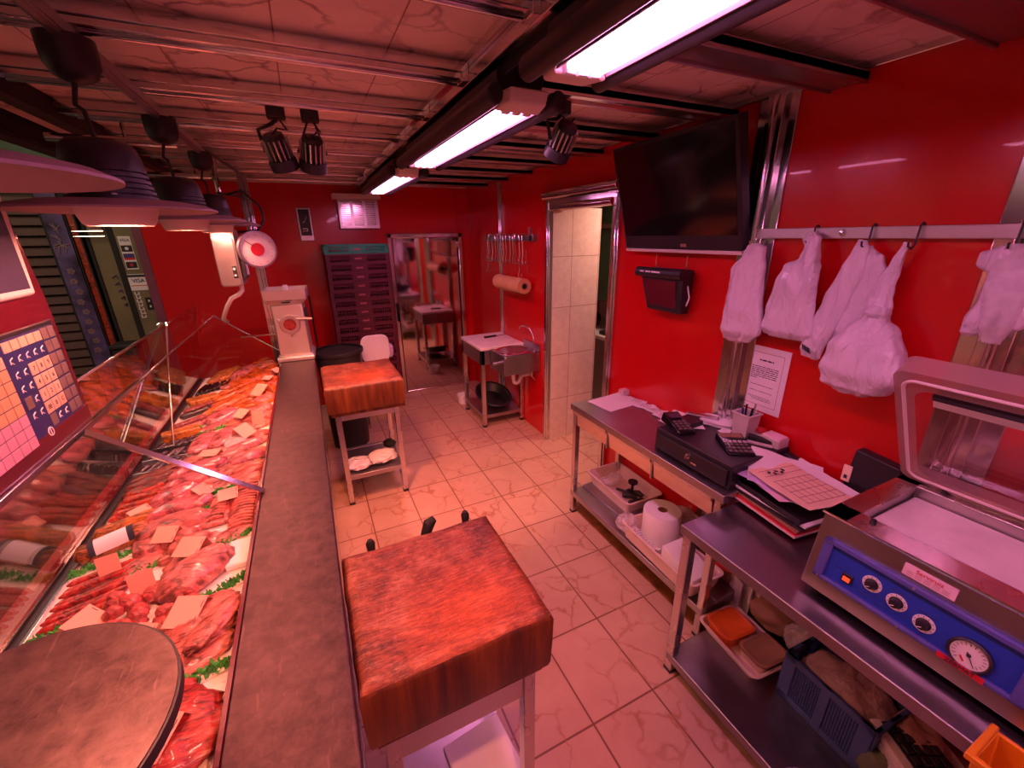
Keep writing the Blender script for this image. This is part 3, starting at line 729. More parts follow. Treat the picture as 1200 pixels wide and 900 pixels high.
# --- nearest end: steak on its tray and veal cutlets
lump('beef_cut', (-.47,.69), (-.30,.80), .20, .055, 'm_beef', 'large dark red beef cut at the near end, beside the round pan', 'meat', 1, .22, 2.6)
lump('beef_cut', (-.44,.80), (-.345,.86), .10, .035, 'm_beef', 'marbled beef slice tucked behind the large dark red cut', 'meat', 11, .2, 3)
single('meat_tray', MB().hexa([(-.52,.60,dz(-.52)),(-.275,.60,dz(-.275)),(-.275,.845,dz(-.275)),(-.52,.845,dz(-.52))],[(-.52,.60,dz(-.52)+.006),(-.275,.60,dz(-.275)+.006),(-.275,.845,dz(-.275)+.006),(-.52,.845,dz(-.52)+.006)]), M['deck'], 'white tray under the large dark red beef cut', 'tray', bev=.003)
for k,(a,b,w_,l_) in enumerate([((-.44,.90),(-.295,.985),.10,'thin pale veal cutlet nearest the round pan'),((-.45,.95),(-.290,1.035),.10,'thin pale veal cutlet, middle of the fan'),((-.43,1.00),(-.30,1.085),.09,'thin pale veal cutlet under the big pink card'),((-.375,.93),(-.285,1.06),.06,'folded veal cutlet against the worktop edge')]):
    lump('veal_cutlet', a, b, w_, .026, 'm_veal', l_, 'meat', 20+k, .25, 2.4, .010*k)
# --- stew chunks
for k in range(30):
    x = -.60+.19*rnd.random(); y = 1.055+.20*rnd.random()
    s_ = rnd.uniform(.032,.05)
    lump('stew_chunk', (x-s_/2,y), (x+s_/2,y+rnd.uniform(-.02,.02)), s_*.85, s_*.8, 'm_lamb', 'chunk of diced pink stewing meat in the loose heap', 'meat', 40+k, .3, 2.2, rnd.choice([0,.01,.02]), 3, 'diced stewing meat')
lump('pork_loin', (-.485,1.165), (-.335,1.30), .115, .075, 'm_pork', 'rolled pork loin with dark cut end by the worktop edge', 'meat', 80, .1)
lump('pork_slice', (-.50,1.265), (-.40,1.36), .09, .04, 'm_pork', 'loose pork slice behind the rolled loin', 'meat', 81, .22)
single('white_board', MB().box((-.345,1.215,dz(-.31)),(-.275,1.335,dz(-.31)+.022)), M['deck'], 'white block between pork loin and worktop', 'board', bev=.006)
# --- fresh red sausages
for k in range(8):
    y = 1.245+.024*k
    sausage('fresh_sausage', (-.765,y-.008), (-.60+.004*k,y+.016), .0105, 'm_saus', 'thin fresh red sausage lying in the parallel row', 'sausage', k, lift=.004*(k%2), group='thin fresh sausages')
for k in range(3):
    y = 1.135+.026*k
    sausage('fresh_sausage', (-.755,y), (-.60,y+.014), .012, 'm_saus', 'plain red sausage half under the round pan', 'sausage', 30+k, group='sausages beside the round pan')
# --- chubs
sausage('cured_loin', (-.785,1.515), (-.600,1.575), .032, 'm_chub', 'plump cured loin in casing with a white printed label', 'cured meat', 3, bendy=0)
ch = bpy.data.objects['cured_loin']
L, ang, c = AB((-.785,1.515,0),(-.600,1.575,0))
wr = MB(); ax = Vector((math.cos(ang),math.sin(ang),.10)).normalized()
for (u0,u1,nm,mt) in ((-.045,.035,'label','paper'),(-.060,-.045,'label_edge','ink'),(.035,.052,'label_edge','ink')):
    g = MB(); rows = []
    for u in (u0,u1):
        cc = Vector((c.x,c.y,dz(c.x)+.029))+ax*u; side = Vector((-math.sin(ang),math.cos(ang),0))
        rows.append([cc+side*math.cos(q)*.0335+Vector((0,0,1))*math.sin(q)*.0335 for q in [PI*(-.10+1.1*k/10) for k in range(11)]])
    g.add(rows[0]+rows[1], [(k,k+1,k+12,k+11) for k in range(10)])
    link(nm, g, M[mt], ch)
sausage('cured_sausage', (-.775,1.625), (-.600,1.665), .026, 'm_orange2', 'plain orange cured sausage behind the labelled loin', 'cured meat', 4, bendy=0)
# --- chorizo and smoked ribs
for k in range(9):
    y = 1.735+.017*k
    sausage('chorizo', (-.775+.01*(k%3),y), (-.640+.02*(k%2),y+rnd.uniform(-.02,.035)), .013, 'm_chor', 'bright red chorizo in the tangled bundle', 'sausage', 50+k, lift=.009*(k%3), bendy=.02, group='bright red chorizos')
for k,l_ in enumerate(['dark smoked rib strip nearest the chorizos','dark smoked rib strip, middle of three','dark smoked rib strip beside the black puddings']):
    lump('smoked_rib', (-.78,1.90+.035*k), (-.615,1.955+.04*k), .05, .035, 'm_smok', l_, 'meat', 60+k, .2, 2.5, .006*k)
# --- wrapped pink loins
for k,(a,b,w_,l_) in enumerate([((-.645,1.555),(-.42,1.545),.10,'pink pork loin between two pink cards'),((-.655,1.665),(-.44,1.66),.085,'long pink loin in glossy wrap, nearest the ribs'),((-.655,1.745),(-.50,1.80),.085,'glossy wrapped pink loin beside the chorizos'),((-.645,1.835),(-.45,1.875),.08,'glossy wrapped pink loin, second from the steel bar'),((-.640,1.93),(-.43,1.975),.08,'glossy wrapped pink loin right below the steel bar'),((-.56,1.47),(-.44,1.43),.07,'pork fillet end beside the labelled cured loin'),((-.52,1.385),(-.40,1.41),.06,'thin pork strip behind the rolled loin'),((-.62,1.44),(-.54,1.46),.07,'pale pork piece touching the labelled cured loin')]):
    lump('pork_loin', a, b, w_, .055, 'm_ham' if k in (1,2,3,4) else 'm_pork', l_, 'meat', 100+k, .1, 1.8)
# --- rib racks
def ribs(x0,x1,ya,yb,label,seed):
    t = thing('rib_rack', label, 'meat', ((x0+x1)/2,(ya+yb)/2,dz((x0+x1)/2)))
    c = ((x0+x1)/2,(ya+yb)/2)
    link('slab', MB().blob((c[0],c[1],dz(c[0])+.010),(x1-x0,yb-ya,.035),0,.06,2,seed,.5,4), M['m_ribs'], t, ang=180)
    k_ = 0; y = ya+.02
    while y < yb-.02:
        xs = [x0+(x1-x0)*u for u in (.14,.35,.6,.86)]
        link('rib_bone', MB().tube([(x,y+.006*math.sin(i*1.1),dz(x)+.022+.005*math.sin(PI*(i+.6)/4.2)) for i,x in enumerate(xs)], [.004,.0065,.0065,.004], 8), M['m_veal'], t)
        y += .019
    return t
ribs(-.375,-.278,1.39,1.70,'rack of red ribs lying along the worktop edge',5)
ribs(-.445,-.375,1.48,1.66,'narrow rack of ribs between pink loin and the larger rack',9)
lump('rib_piece', (-.42,1.76), (-.285,1.83), .07, .03, 'm_ribs', 'rib piece against the worktop beside the steel bar end', 'meat', 120, .2)
lump('pork_loin', (-.42,1.905), (-.29,1.955), .06, .045, 'm_ham', 'short rosy loin against the worktop past the steel bar', 'meat', 121)
lump('pork_fillet', (-.54,1.98), (-.36,2.06), .065, .035, 'm_pork', 'pale fillet under the flat pink card past the steel bar', 'meat', 122)
lump('pork_fillet', (-.46,2.06), (-.30,2.10), .055, .04, 'm_ham', 'rosy fillet beside the clear wrapped pack', 'meat', 123)
# --- blood sausages in three trays
def row(xa, xb, y, n_, ln, lab, grp, s0):
    for k in range(n_):
        x = xa+(xb-xa)*k/(n_-1)
        sausage('blood_sausage', (x-.006,y), (x+.018,y+ln), .0155, 'm_dark', lab, 'sausage', s0+k, bendy=.006, group=grp)
row(-.770,-.645,2.055,5,.085,'short black blood sausage in the tray nearest the smoked ribs','blood sausages nearest the ribs',200)
row(-.765,-.600,2.175,6,.08,'short black blood sausage in the tray under the steel bar','blood sausages under the bar',210)
row(-.765,-.620,2.29,6,.075,'short black blood sausage in the tray beside the orange slab','blood sausages by the orange slab',220)
for k,(y,l_) in enumerate(((2.045,'low white tray of blood sausages by the smoked ribs'),(2.165,'low white tray of blood sausages under the steel bar'),(2.28,'low white tray of blood sausages by the orange slab'))):
    single('meat_tray', MB().box((-.785,y,dz(-.78)-.004),(-.595,y+.105,dz(-.69)+.004)).box((-.785,y,dz(-.78)),(-.595,y+.004,dz(-.6)+.016)), M['black'] if k == 2 else M['darksteel'], l_.replace('white','dark'), 'tray', bev=.002)
# --- pate slab, pink fillets, salami
L, ang, c = AB((-.765,2.405,0),(-.622,2.452,0))
single('pate_slab', MB().cb((c.x,c.y,dz(c.x)+.024),(.155,.062,.048),ang), M['m_pate'], 'bright orange pate slab at the front of the case', 'pate', bev=.008)
for k,(x,l_) in enumerate(((-.578,'flat square pink fillet beside the black puddings'),(-.492,'flat square pink fillet beside the clear wrapped pack'))):
    single('pork_fillet', MB().blob((x,2.26,dz(x)+.012),(.092,.235,.045),-.12,.05,1.6,130+k,.4,4), M['m_ham'], l_, 'meat', ang=180)
lump('pork_fillet', (-.60,2.52), (-.47,2.64), .13, .045, 'm_ham', 'pink fillet slab between salami and marinated strips', 'meat', 133)
sausage('salami', (-.77,2.545), (-.615,2.625), .021, 'm_salami', 'long speckled salami stick at the front of the case', 'cured meat', 7, bendy=0)
sausage('salami', (-.77,2.495), (-.62,2.55), .016, 'm_pork', 'pale thin cured stick beside the speckled salami', 'cured meat', 8, bendy=0)
single('wrapped_pack', MB().blob((-.42,2.17,dz(-.42)+.014),(.10,.22,.05),-.1,.12,2,140,.4,4), M['bagclear'], 'clear plastic wrapped pack of pale meat', 'meat', ang=180)
lump('pork_fillet', (-.45,2.09), (-.40,2.25), .07, .03, 'm_veal', 'pale meat inside the clear wrapped pack', 'meat', 141)
# --- marinated strips
labs = ['nearest the salami','second from the salami','third from the salami','fourth, glossy and wide','fifth, beside the dark sausages','sixth, dark orange','by the tented card','seventh, against the worktop','long and thin','ninth, near the far end','beside the pink breast','last before the yellow sausages']
for k in range(12):
    y = 2.68+.072*k; x0_ = -.64+.012*k; 
    lump('marinated_strip', (x0_+.02*(k%2),y), (-.40+.09*((k*7)%4)/3, y+.20), .07, .042, 'm_orange', 'glossy orange marinated pork strip, '+labs[k], 'meat', 150+k, .14, 2.2, .006*(k%3))
for k,(a,b,l_) in enumerate([((-.39,2.66),(-.285,2.73),'red pork chop against the worktop by a card'),((-.40,2.50),(-.29,2.56),'red pork chop beside the tented card'),((-.38,2.37),(-.29,2.43),'short red chop in front of the tented card'),((-.37,2.80),(-.29,2.90),'orange chop at the worktop edge, past the tented card'),((-.38,2.98),(-.285,3.10),'orange chop at the worktop edge, farther along'),((-.39,3.15),(-.285,3.26),'orange chop beside the farthest cards')]):
    lump('pork_chop', a, b, .085, .045, 'm_pork' if k < 3 else 'm_orange', l_, 'meat', 170+k, .16, 2.4)
for k in range(14):
    x = -.765+.011*k
    sausage('dark_sausage', (x,3.12+.004*k), (x+.03,3.30), .010, 'm_dark', 'slim dark sausage in the far bundle', 'sausage', 240+k, lift=.01*(k%2), group='far bundle of slim dark sausages')
L, ang, c = AB((-.76,2.93,0),(-.62,2.99,0))
single('pate_slab', MB().cb((c.x,c.y,dz(c.x)+.02),(.16,.085,.04),ang), M['m_pate'], 'orange pate slab beside the far dark sausages', 'pate', bev=.008)
sausage('salami', (-.765,2.80), (-.615,2.87), .018, 'm_salami', 'speckled salami stick beside the farther orange slab', 'cured meat', 9, bendy=0)
sausage('salami', (-.765,2.72), (-.62,2.78), .018, 'm_dark', 'dark smoked stick between two salamis', 'cured meat', 10, bendy=0)
for k in range(5):
    y = 3.36+.045*k
    sausage('yellow_sausage', (-.74+.01*k,y), (-.56,y+.07), .019, 'm_orange2', 'plump yellow orange sausage at the far end', 'sausage', 260+k, bendy=.02, group='plump yellow sausages')
lump('chicken_breast', (-.56,3.26), (-.44,3.50), .13, .07, 'm_ham', 'pink breast at the far end beside the yellow sausages', 'meat', 190, .12)
lump('chicken_breast', (-.46,3.40), (-.32,3.52), .12, .06, 'm_veal', 'pale breast in the far corner of the case', 'meat', 191, .12)
lump('marinated_strip', (-.42,3.24), (-.30,3.42), .09, .05, 'm_orange', 'orange marinated piece in the far corner by the grinder', 'meat', 192, .15)

# --- thin slices laid in an overlapping layer under the larger cuts
lr = random.Random(11); kf = 0
for j in range(17):
    for i in range(4):
        y = 1.40+.117*j+lr.uniform(-.02,.02); x = -.58+.082*i+lr.uniform(-.015,.015)
        if y > 3.36: continue
        far = y > 2.62
        a = lr.uniform(-.5,.7); L_ = lr.uniform(.10,.135)
        mt = lr.choice(['m_orange','m_orange','m_orange2','m_pork']) if far else lr.choice(['m_pork','m_veal','m_ham','m_lamb','m_pork'])
        x0_, x1_ = x-L_/2*math.cos(a), x+L_/2*math.cos(a)
        if x1_ > -.285: x0_ -= x1_+.285; x1_ = -.285
        lump('meat_slice', (x0_,y-L_/2*math.sin(a)), (x1_,y+L_/2*math.sin(a)), lr.uniform(.07,.095), .026, mt, 'thin orange meat slice in the layer at the far half of the case' if far else 'thin pink meat slice in the layer under the larger cuts', 'meat', 400+kf, .25, 2.4, 0, 3, 'thin slices at the far half' if far else 'thin slices under the larger cuts'); kf += 1
# --- plastic parsley garlands (divider strips)
def garland(a, b, label, wide=.028):
    t = thing('parsley_divider', label, 'garnish', (a[0],a[1],dz(a[0])))
    L, ang, c = AB((a[0],a[1],0),(b[0],b[1],0)); sl = .102*math.cos(ang)
    d = Vector((math.cos(ang),math.sin(ang),sl)); s = Vector((-math.sin(ang),math.cos(ang),0)); p0 = Vector((a[0],a[1],dz(a[0])))
    g = MB()
    q = [p0-s*wide*.45, p0+d*L-s*wide*.45, p0+d*L+s*wide*.45, p0+s*wide*.45]
    link('base_strip', g.hexa(q, [p+Vector((0,0,.006)) for p in q]), M['deck'], t)
    r_ = random.Random(int(a[0]*-9000+a[1]*777)); g = MB()
    for k in range(int(L/.0012)):
        p = p0+d*(r_.random()*L)+s*r_.uniform(-.5,.5)*wide+Vector((0,0,.006)); h_ = r_.uniform(.010,.022)
        e = Vector((r_.uniform(-1,1),r_.uniform(-1,1),1.2)).normalized(); w_ = e.cross(Vector((r_.uniform(-1,1),r_.uniform(-1,1),.3))).normalized()*.006
        m2 = p+e*h_*.6
        g.add([p, m2+w_, p+e*h_, m2-w_, m2+e.cross(w_).normalized()*.002], [(0,1,4),(1,2,4),(2,3,4),(3,0,4),(0,3,2,1)])
    link('leaves', g, M['parsley'], t, smooth=False)
garland((-.475,.865),(-.285,.885),'green plastic parsley strip between the beef cut and veal cutlets')
garland((-.47,1.095),(-.285,1.165),'green plastic parsley strip behind the big pink card')
garland((-.775,1.205),(-.625,1.225),'green plastic parsley strip in front of the thin red sausages')
garland((-.78,1.455),(-.60,1.49),'green plastic parsley strip between thin sausages and labelled loin')
garland((-.60,1.345),(-.50,1.40),'short green parsley tuft beside the leaning dark card')
garland((-.44,1.345),(-.285,1.385),'green plastic parsley strip in front of the large rib rack')
garland((-.62,1.605),(-.44,1.605),'green plastic parsley strip between two pink loins')
garland((-.50,1.71),(-.38,1.725),'green parsley tuft under the pair of cards by the ribs')
garland((-.77,2.01),(-.60,2.03),'green plastic parsley strip between smoked ribs and black puddings')
garland((-.36,1.86),(-.285,1.885),'short parsley tuft at the worktop by the steel bar')
garland((-.775,2.46),(-.62,2.50),'green plastic parsley strip between orange slab and salami')
garland((-.62,2.39),(-.45,2.44),'green plastic parsley strip behind the square pink fillets')
garland((-.60,2.645),(-.48,2.68),'green parsley tuft before the marinated strips')
# --- folded price cards
def card(x, y, rz, label, w_=.062, h_=.055, ang=55, z=.045, lean=False):
    t = thing('price_card', label, 'price card', (x,y,dz(x)), rz)
    c_, s_ = math.cos(math.radians(ang)), math.sin(math.radians(ang)); zt = z+.02
    q = [(-w_/2,0,zt),(w_/2,0,zt),(w_/2,-h_*s_,zt-h_*c_),(-w_/2,-h_*s_,zt-h_*c_)]
    q2 = [(-w_/2,0,zt),(w_/2,0,zt),(w_/2,h_*.45,0),(-w_/2,h_*.45,0)]
    def sheet(q): 
        v = [Vector(p) for p in q]; nn = (v[1]-v[0]).cross(v[3]-v[0]).normalized()*.0006
        return MB().hexa([p-nn for p in v],[p+nn for p in v])
    if lean:
        link('front_leaf', sheet([(-w_/2,-.008,0),(w_/2,-.008,0),(w_/2,.012,h_*1.25),(-w_/2,.012,h_*1.25)]), M['card'], t, smooth=False, world=False)
    else:
        f = link('front_leaf', sheet(q), M['card'], t, smooth=False, world=False)
        link('back_leaf', sheet(q2), M['card'], t, smooth=False, world=False)
        a = Vector(q[2]); b = Vector(q[1]); g = MB()
        for u0,u1 in ((.12,.34),(.62,.84)):
            m_ = MB()
            p, r_ = a.lerp(b,u0)+Vector((-.005,0,.0012)), a.lerp(b,u1)+Vector((-.005,0,.0012))
            g.tube([p,r_], .0009, 4)
        link('card_print', g, M['ink'], f, world=False)
    return t
card(-.375,.775,-.5,'pink price card lying on the large dark red beef cut',.085,.075,72,.05)
card(-.385,1.085,-.42,'big tented pink price card above the veal cutlets',.075,.075,68)
card(-.655,1.185,1.0,'pink price card leaning on the sausages behind the round pan',.07,.075,60,.04)
card(-.425,1.335,-.42,'tented pink price card on the rolled pork loin',.07,.062,68,.06)
card(-.52,1.465,-.35,'tented pink price card beside the labelled cured loin',.065,.055,62,.05)
card(-.670,1.690,.75,'tented pink price card in front of the chorizos',.062,.062,66,.035)
card(-.49,1.705,.9,'tented pink price card beside the long wrapped loin',.05,.055,60,.045)
card(-.385,1.64,.1,'flat pink price card lying on the rib rack',.062,.062,80,.03)
card(-.655,1.385,.2,'dark backed price card standing on the thin red sausages',.05,.06,50,lean=True)
card(-.535,1.235,.2,'dark backed price card standing in the stew meat',.055,.065,50,lean=True)
card(-.475,1.065,-.5,'small pink price card behind the rim of the round pan',.05,.04,70,.03)
card(-.405,2.20,.95,'tan price card standing against the clear wrapped pack',.08,.07,50,.055)
card(-.34,2.30,-.3,'pale price card beside the worktop past the steel bar',.055,.07,50,lean=True)
card(-.41,2.46,-.75,'tented pink price card behind the clear wrapped pack',.07,.06,62)
card(-.50,2.06,-.3,'flat pink price card on the fillet past the steel bar',.075,.05,82,.028)
card(-.345,2.80,-.75,'tall tented price card with dark inside among orange strips',.08,.085,55,.06)
card(-.305,3.16,.9,'small pink price card near the far corner of the case',.06,.05,66,.05)
card(-.325,3.02,-.6,'small crossed price card just before the far corner',.06,.045,70,.045)

# ------------------------------------------------------------------ keypad scale on the shelf edge, and the round weighing pan
ks = thing('keypad_scale', 'maroon shop scale with a blue keypad and tilted display above the case', 'scale', (-.76,1.2,1.25))
KX = -.655
link('body', MB().prism([(KX,1.252),(KX,1.60),(KX-.02,1.95),(KX-.20,1.95),(KX-.22,1.252)], .80, 1.605, 'y'), M['maroon'], ks, bev=.012)
bodyf = link('foot_panel', MB().box((KX-.02,.80,1.252),(KX+.006,1.585,1.300)), M['maroon'], ks, bev=.003)
kp = link('keypad', MB().box((KX-.004,.82,1.285),(KX+.004,1.572,1.553)), M['black'], ks, bev=.003)
link('keypad_film', MB().box((KX+.004,.83,1.296),(KX+.0055,1.555,1.541)), M['keyfilm'], kp)
def key(y, z, wy, wz, mat, s=None):
    o = link('key', MB().cb((KX+.0062,y,z),(.002,wy,wz)), M[mat], kp, bev=.0006)
    if s: text('lettering', s, (KX+.0078,y,z), (0,1,0), (0,0,1), .017, M['ink'], o, ext=.0002)
    return o
py, pz = .0335, .0342
yR, zT = 1.541, 1.524
for r in range(7):                         # two grey columns at the edge
    for c_ in range(2): key(yR-c_*py, zT-r*pz, .029, .029, 'darkkey')
for c_ in range(5): key(yR-(2+c_)*py, zT, .030, .024, 'lightkey')
for r, rowk in enumerate((('9','8','7'),('6','5','4'),('3','2','1'),('C','0','00'))):
    for c_, s_ in enumerate(rowk): key(yR-(2+c_)*py, zT-(2+r)*pz, .030, .030, 'lightkey', s_)
for (r,c_) in ((6,4),(4,6)): key(yR-c_*py, zT-r*pz, .028, .029, 'darkkey')
for (r,cs) in ((1,(2,3,4,5,6)),(2,(5,6)),(3,(5,6)),(4,(5,)),(5,(5,6)),(6,(2,3,))):
    for c_ in cs:
        y_, z_ = yR-c_*py, zT-r*pz
        link('key_symbol', MB().tube([(KX+.0062,y_-.006,z_-.006),(KX+.0062,y_-.005,z_+.004),(KX+.0062,y_+.006,z_+.008)], .0012, 5).tube([(KX+.0062,y_-.002,z_-.002),(KX+.0062,y_+.005,z_-.007)], .0010, 5), M['paper'], kp)
link('power_mark', MB().lathe([(.010,0),(.0115,0),(.0115,.002),(.010,.002)], (KX+.0056,yR-5*py,zT-6.6*pz), 20, axis='x', cap=False).tube([(KX+.0066,yR-5*py,zT-6.85*pz),(KX+.0066,yR-5*py,zT-6.35*pz)], .001, 5), M['paper'], kp)
for r in range(8):
    for c_ in range(8):
        key(yR-(7.35+c_)*py+.0, zT-.004-(r+.9)*.0278, .031, .0255, 'lightkey' if r < 1 else ('tankey' if r < 5 else 'pinkkey'))
link('display_bezel', MB().hexa([(KX-.010,.82,1.615),(KX-.010,1.535,1.615),(KX-.028,1.535,1.905),(KX-.028,.82,1.905)], [(KX+.012,.83,1.625),(KX+.012,1.530,1.625),(KX+.030,1.500,1.885),(KX+.030,.83,1.885)]), M['lampdrum'], ks, bev=.006)
link('screen', MB().hexa([(KX+.010,.84,1.640),(KX+.010,1.510,1.640),(KX+.028,1.470,1.870),(KX+.028,.84,1.870)], [(KX+.0135,.84,1.640),(KX+.0135,1.510,1.640),(KX+.0315,1.470,1.870),(KX+.0315,.84,1.870)]), M['screenm'], ks)
wp = thing('weighing_pan', 'large round scratched steel weighing pan on a post over the meat', 'weighing pan', (-.425,.525,dz(-.425)))
link('pan', MB().lathe([(.001,1.190),(.180,1.190),(.187,1.188),(.189,1.192),(.187,1.2015),(.181,1.202),(.001,1.2015)], (-.425,.525,0), 72), M['top2'], wp, ang=30)
link('pan_rim', MB().lathe([(.1865,1.184),(.1905,1.184),(.1905,1.200),(.1865,1.200)], (-.425,.525,0), 72, cap=False), M['black'], wp)
link('post', MB().lathe([(.03,dz(-.425)+.004),(.03,1.10),(.06,1.19)], (-.425,.525,0), 20), M['chrome'], wp)
link('foot', MB().lathe([(.055,dz(-.425)-.006),(.055,dz(-.425)+.012),(.045,dz(-.425)+.018)], (-.425,.525,0), 28), M['chrome'], wp)

# ------------------------------------------------------------------ steel box scale with dial ring at the far end
t = thing('dial_scale', 'steel fronted box scale with a white ring dial, on a bent tube', 'scale', (-.42,3.0,.86))
A = math.radians(-8)
bx = MB(); 
ring = []
def rrect(cx, cz, w_, h_, r_, n_=6):
    o_ = []
    for (sx,sz,a0) in ((1,1,0),(-1,1,PI/2),(-1,-1,PI),(1,-1,3*PI/2)):
        for k in range(n_+1):
            q = a0+PI/2*k/n_; o_.append((cx+sx*(w_/2-r_)+r_*math.cos(q), cz+sz*(h_/2-r_)+r_*math.sin(q)))
    return o_
link('housing', MB().prism(rrect(-.405,1.650,.115,.325,.02), 2.99, 3.20, 'y'), M['darksteel'], t, bev=.003)
fp = link('front_panel', MB().prism(rrect(-.408,1.650,.100,.310,.02), 2.978, 2.99, 'y'), M['steel'], t, bev=.002)
pl = link('switch_plate', MB().box((-.388,2.972,1.535),(-.366,2.978,1.605)), M['black'], fp, bev=.001)
link('switch', MB().lathe([(.001,0),(.006,0),(.005,.006),(.001,.006)], (-.377,2.966,1.588), 12, axis='y').lathe([(.001,0),(.006,0),(.005,.006),(.001,.006)], (-.377,2.966,1.552), 12, axis='y'), M['white'], pl)
sb = link('side_box', MB().box((-.347,3.01,1.53),(-.325,3.16,1.70)), M['black'], t, bev=.003)
link('side_label', MB().box((-.325,3.03,1.545),(-.3235,3.14,1.675)), M['paper'], sb)
DC = Vector((-.240,2.99,1.692))
Md = Matrix.Translation(DC) @ Matrix.Rotation(math.radians(25),4,'Z')
dl = link('dial_ring', MB().lathe([(.036,0),(.088,0),(.097,.004),(.100,.012),(.100,.022),(.036,.022)], (0,0,0), 40, Md @ Matrix.Rotation(PI/2,4,'X') @ Matrix.Translation((0,0,-.022)), cap=False), M['dial'], t, ang=30)
link('dial_hub', MB().lathe([(.001,.014),(.037,.014),(.037,.024),(.001,.024)], (0,0,0), 30, Md @ Matrix.Rotation(PI/2,4,'X') @ Matrix.Translation((0,0,-.022))), M['redlab'], dl)
link('rim', MB().lathe([(.094,.0),(.104,.0),(.106,.014),(.104,.034),(.094,.034)], (0,0,0), 40, Md @ Matrix.Rotation(PI/2,4,'X') @ Matrix.Translation((0,0,-.026)), cap=False), M['steel'], dl)
link('needle', MB().tube([Md @ Vector((-.02,-.006,.02)), Md @ Vector((-.066,-.006,.052))], .0018, 6), M['ink'], dl)
for q in range(12):
    a = q*PI/6
    link('tick', MB().tube([Md @ Vector((.078*math.cos(a),-.003,.078*math.sin(a))), Md @ Vector((.086*math.cos(a),-.003,.086*math.sin(a)))], .0009, 4), M['ink'], dl)
link('support_tube', MB().tube([(-.372,3.07,1.49),(-.374,3.07,1.455),(-.395,3.07,1.432),(-.44,3.07,1.41),(-.475,3.09,1.36),(-.515,3.20,1.30),(-.56,3.40,1.24),(-.575,3.60,1.19)], .0125, 12), M['lampdrum'], t)
g = MB().tube([(-.388,3.165,2.20),(-.396,3.165,1.80)], .014, 10)
link('hanging_pole', g, M['chrome'], t)
link('hose', MB().tube([(-.35,3.15,2.0),(-.27,3.12,2.02),(-.19,3.08,1.93),(-.18,3.06,1.86),(-.22,3.05,1.80),(-.33,3.08,1.79)], .007, 8), M['black'], t)
struct('trim_%d' % n, MB().box((-.352,3.87,0),(-.288,3.93,CZ)).box((-.335,3.86,0),(-.322,3.87,CZ)).box((-.310,3.86,0),(-.300,3.87,CZ)), M['chrome'], bev=.004); n += 1
g = MB().tube([(-.40,2.95,2.205),(-.36,3.3,2.20),(-.32,3.9,2.20)], .012, 8).tube([(-.385,3.07,2.0),(-.33,3.5,2.02),(-.32,3.88,2.03)], .008, 8)
single('cable_bundle', g, M['black'], 'black cables looping from the ceiling rail to the chrome column', 'cable')

# ------------------------------------------------------------------ meat grinder
t = thing('meat_grinder', 'steel meat grinder with square hopper at the end of the worktop', 'meat grinder', (-.155,3.42,.92), math.radians(-3))
S = dict(world=False)
def ring4(w_, d_, z, ox=0): return [(-w_/2+ox,-d_/2,z),(w_/2+ox,-d_/2,z),(w_/2+ox,d_/2,z),(-w_/2+ox,d_/2,z)]
link('body', MB().loft([ring4(.205,.25,.045),ring4(.198,.25,.20),ring4(.195,.25,.40)]), M['steelg'], t, bev=.008, **S)
link('base_lip', MB().loft([ring4(.240,.30,0),ring4(.240,.30,.030),ring4(.215,.26,.045)]), M['steelg'], t, bev=.006, **S)
link('hopper', MB().loft([ring4(.20,.24,.400),ring4(.262,.30,.432)], cap=False).loft([ring4(.262,.30,.432),ring4(.268,.306,.500),ring4(.258,.296,.500),ring4(.250,.288,.436),ring4(.19,.23,.415)], cap=True), M['steelg'], t, bev=.003, **S)
link('feed_neck', MB().cb((0,.0,.47),(.03,.05,.10)), M['paper'], t, bev=.004, **S)
hd = link('head_ring', MB().lathe([(.040,-.150),(.062,-.150),(.066,-.142),(.066,-.125),(.056,-.120),(.052,-.118),(.040,-.118)], (0,0,.265), 32, axis='y', cap=False), M['steel'], t, ang=40, **S)
link('plate', MB().lathe([(.001,-.138),(.042,-.138),(.042,-.134),(.001,-.134)], (0,0,.265), 24, axis='y'), M['m_beef'], hd, **S)
link('ring_lug', MB().cb((-.066,-.135,.295),(.022,.02,.026)).cb((.0,-.135,.192),(.016,.016,.03)).cb((.05,-.135,.305),(.03,.02,.03)), M['steel'], hd, bev=.004, **S)
link('handle', MB().tube([(.04,-.140,.300),(.10,-.142,.300),(.145,-.142,.296)], [.013,.012,.010], 10), M['steel'], t, **S)
link('nameplate', MB().cb((.0,-.151,.418),(.055,.003,.010),0).cb((.02,-.1505,.43),(.04,.003,.004)), M['black'], t, **S)
link('switch_box', MB().cb((.108,-.05,.33),(.02,.05,.06)), M['black'], t, bev=.004, **S)

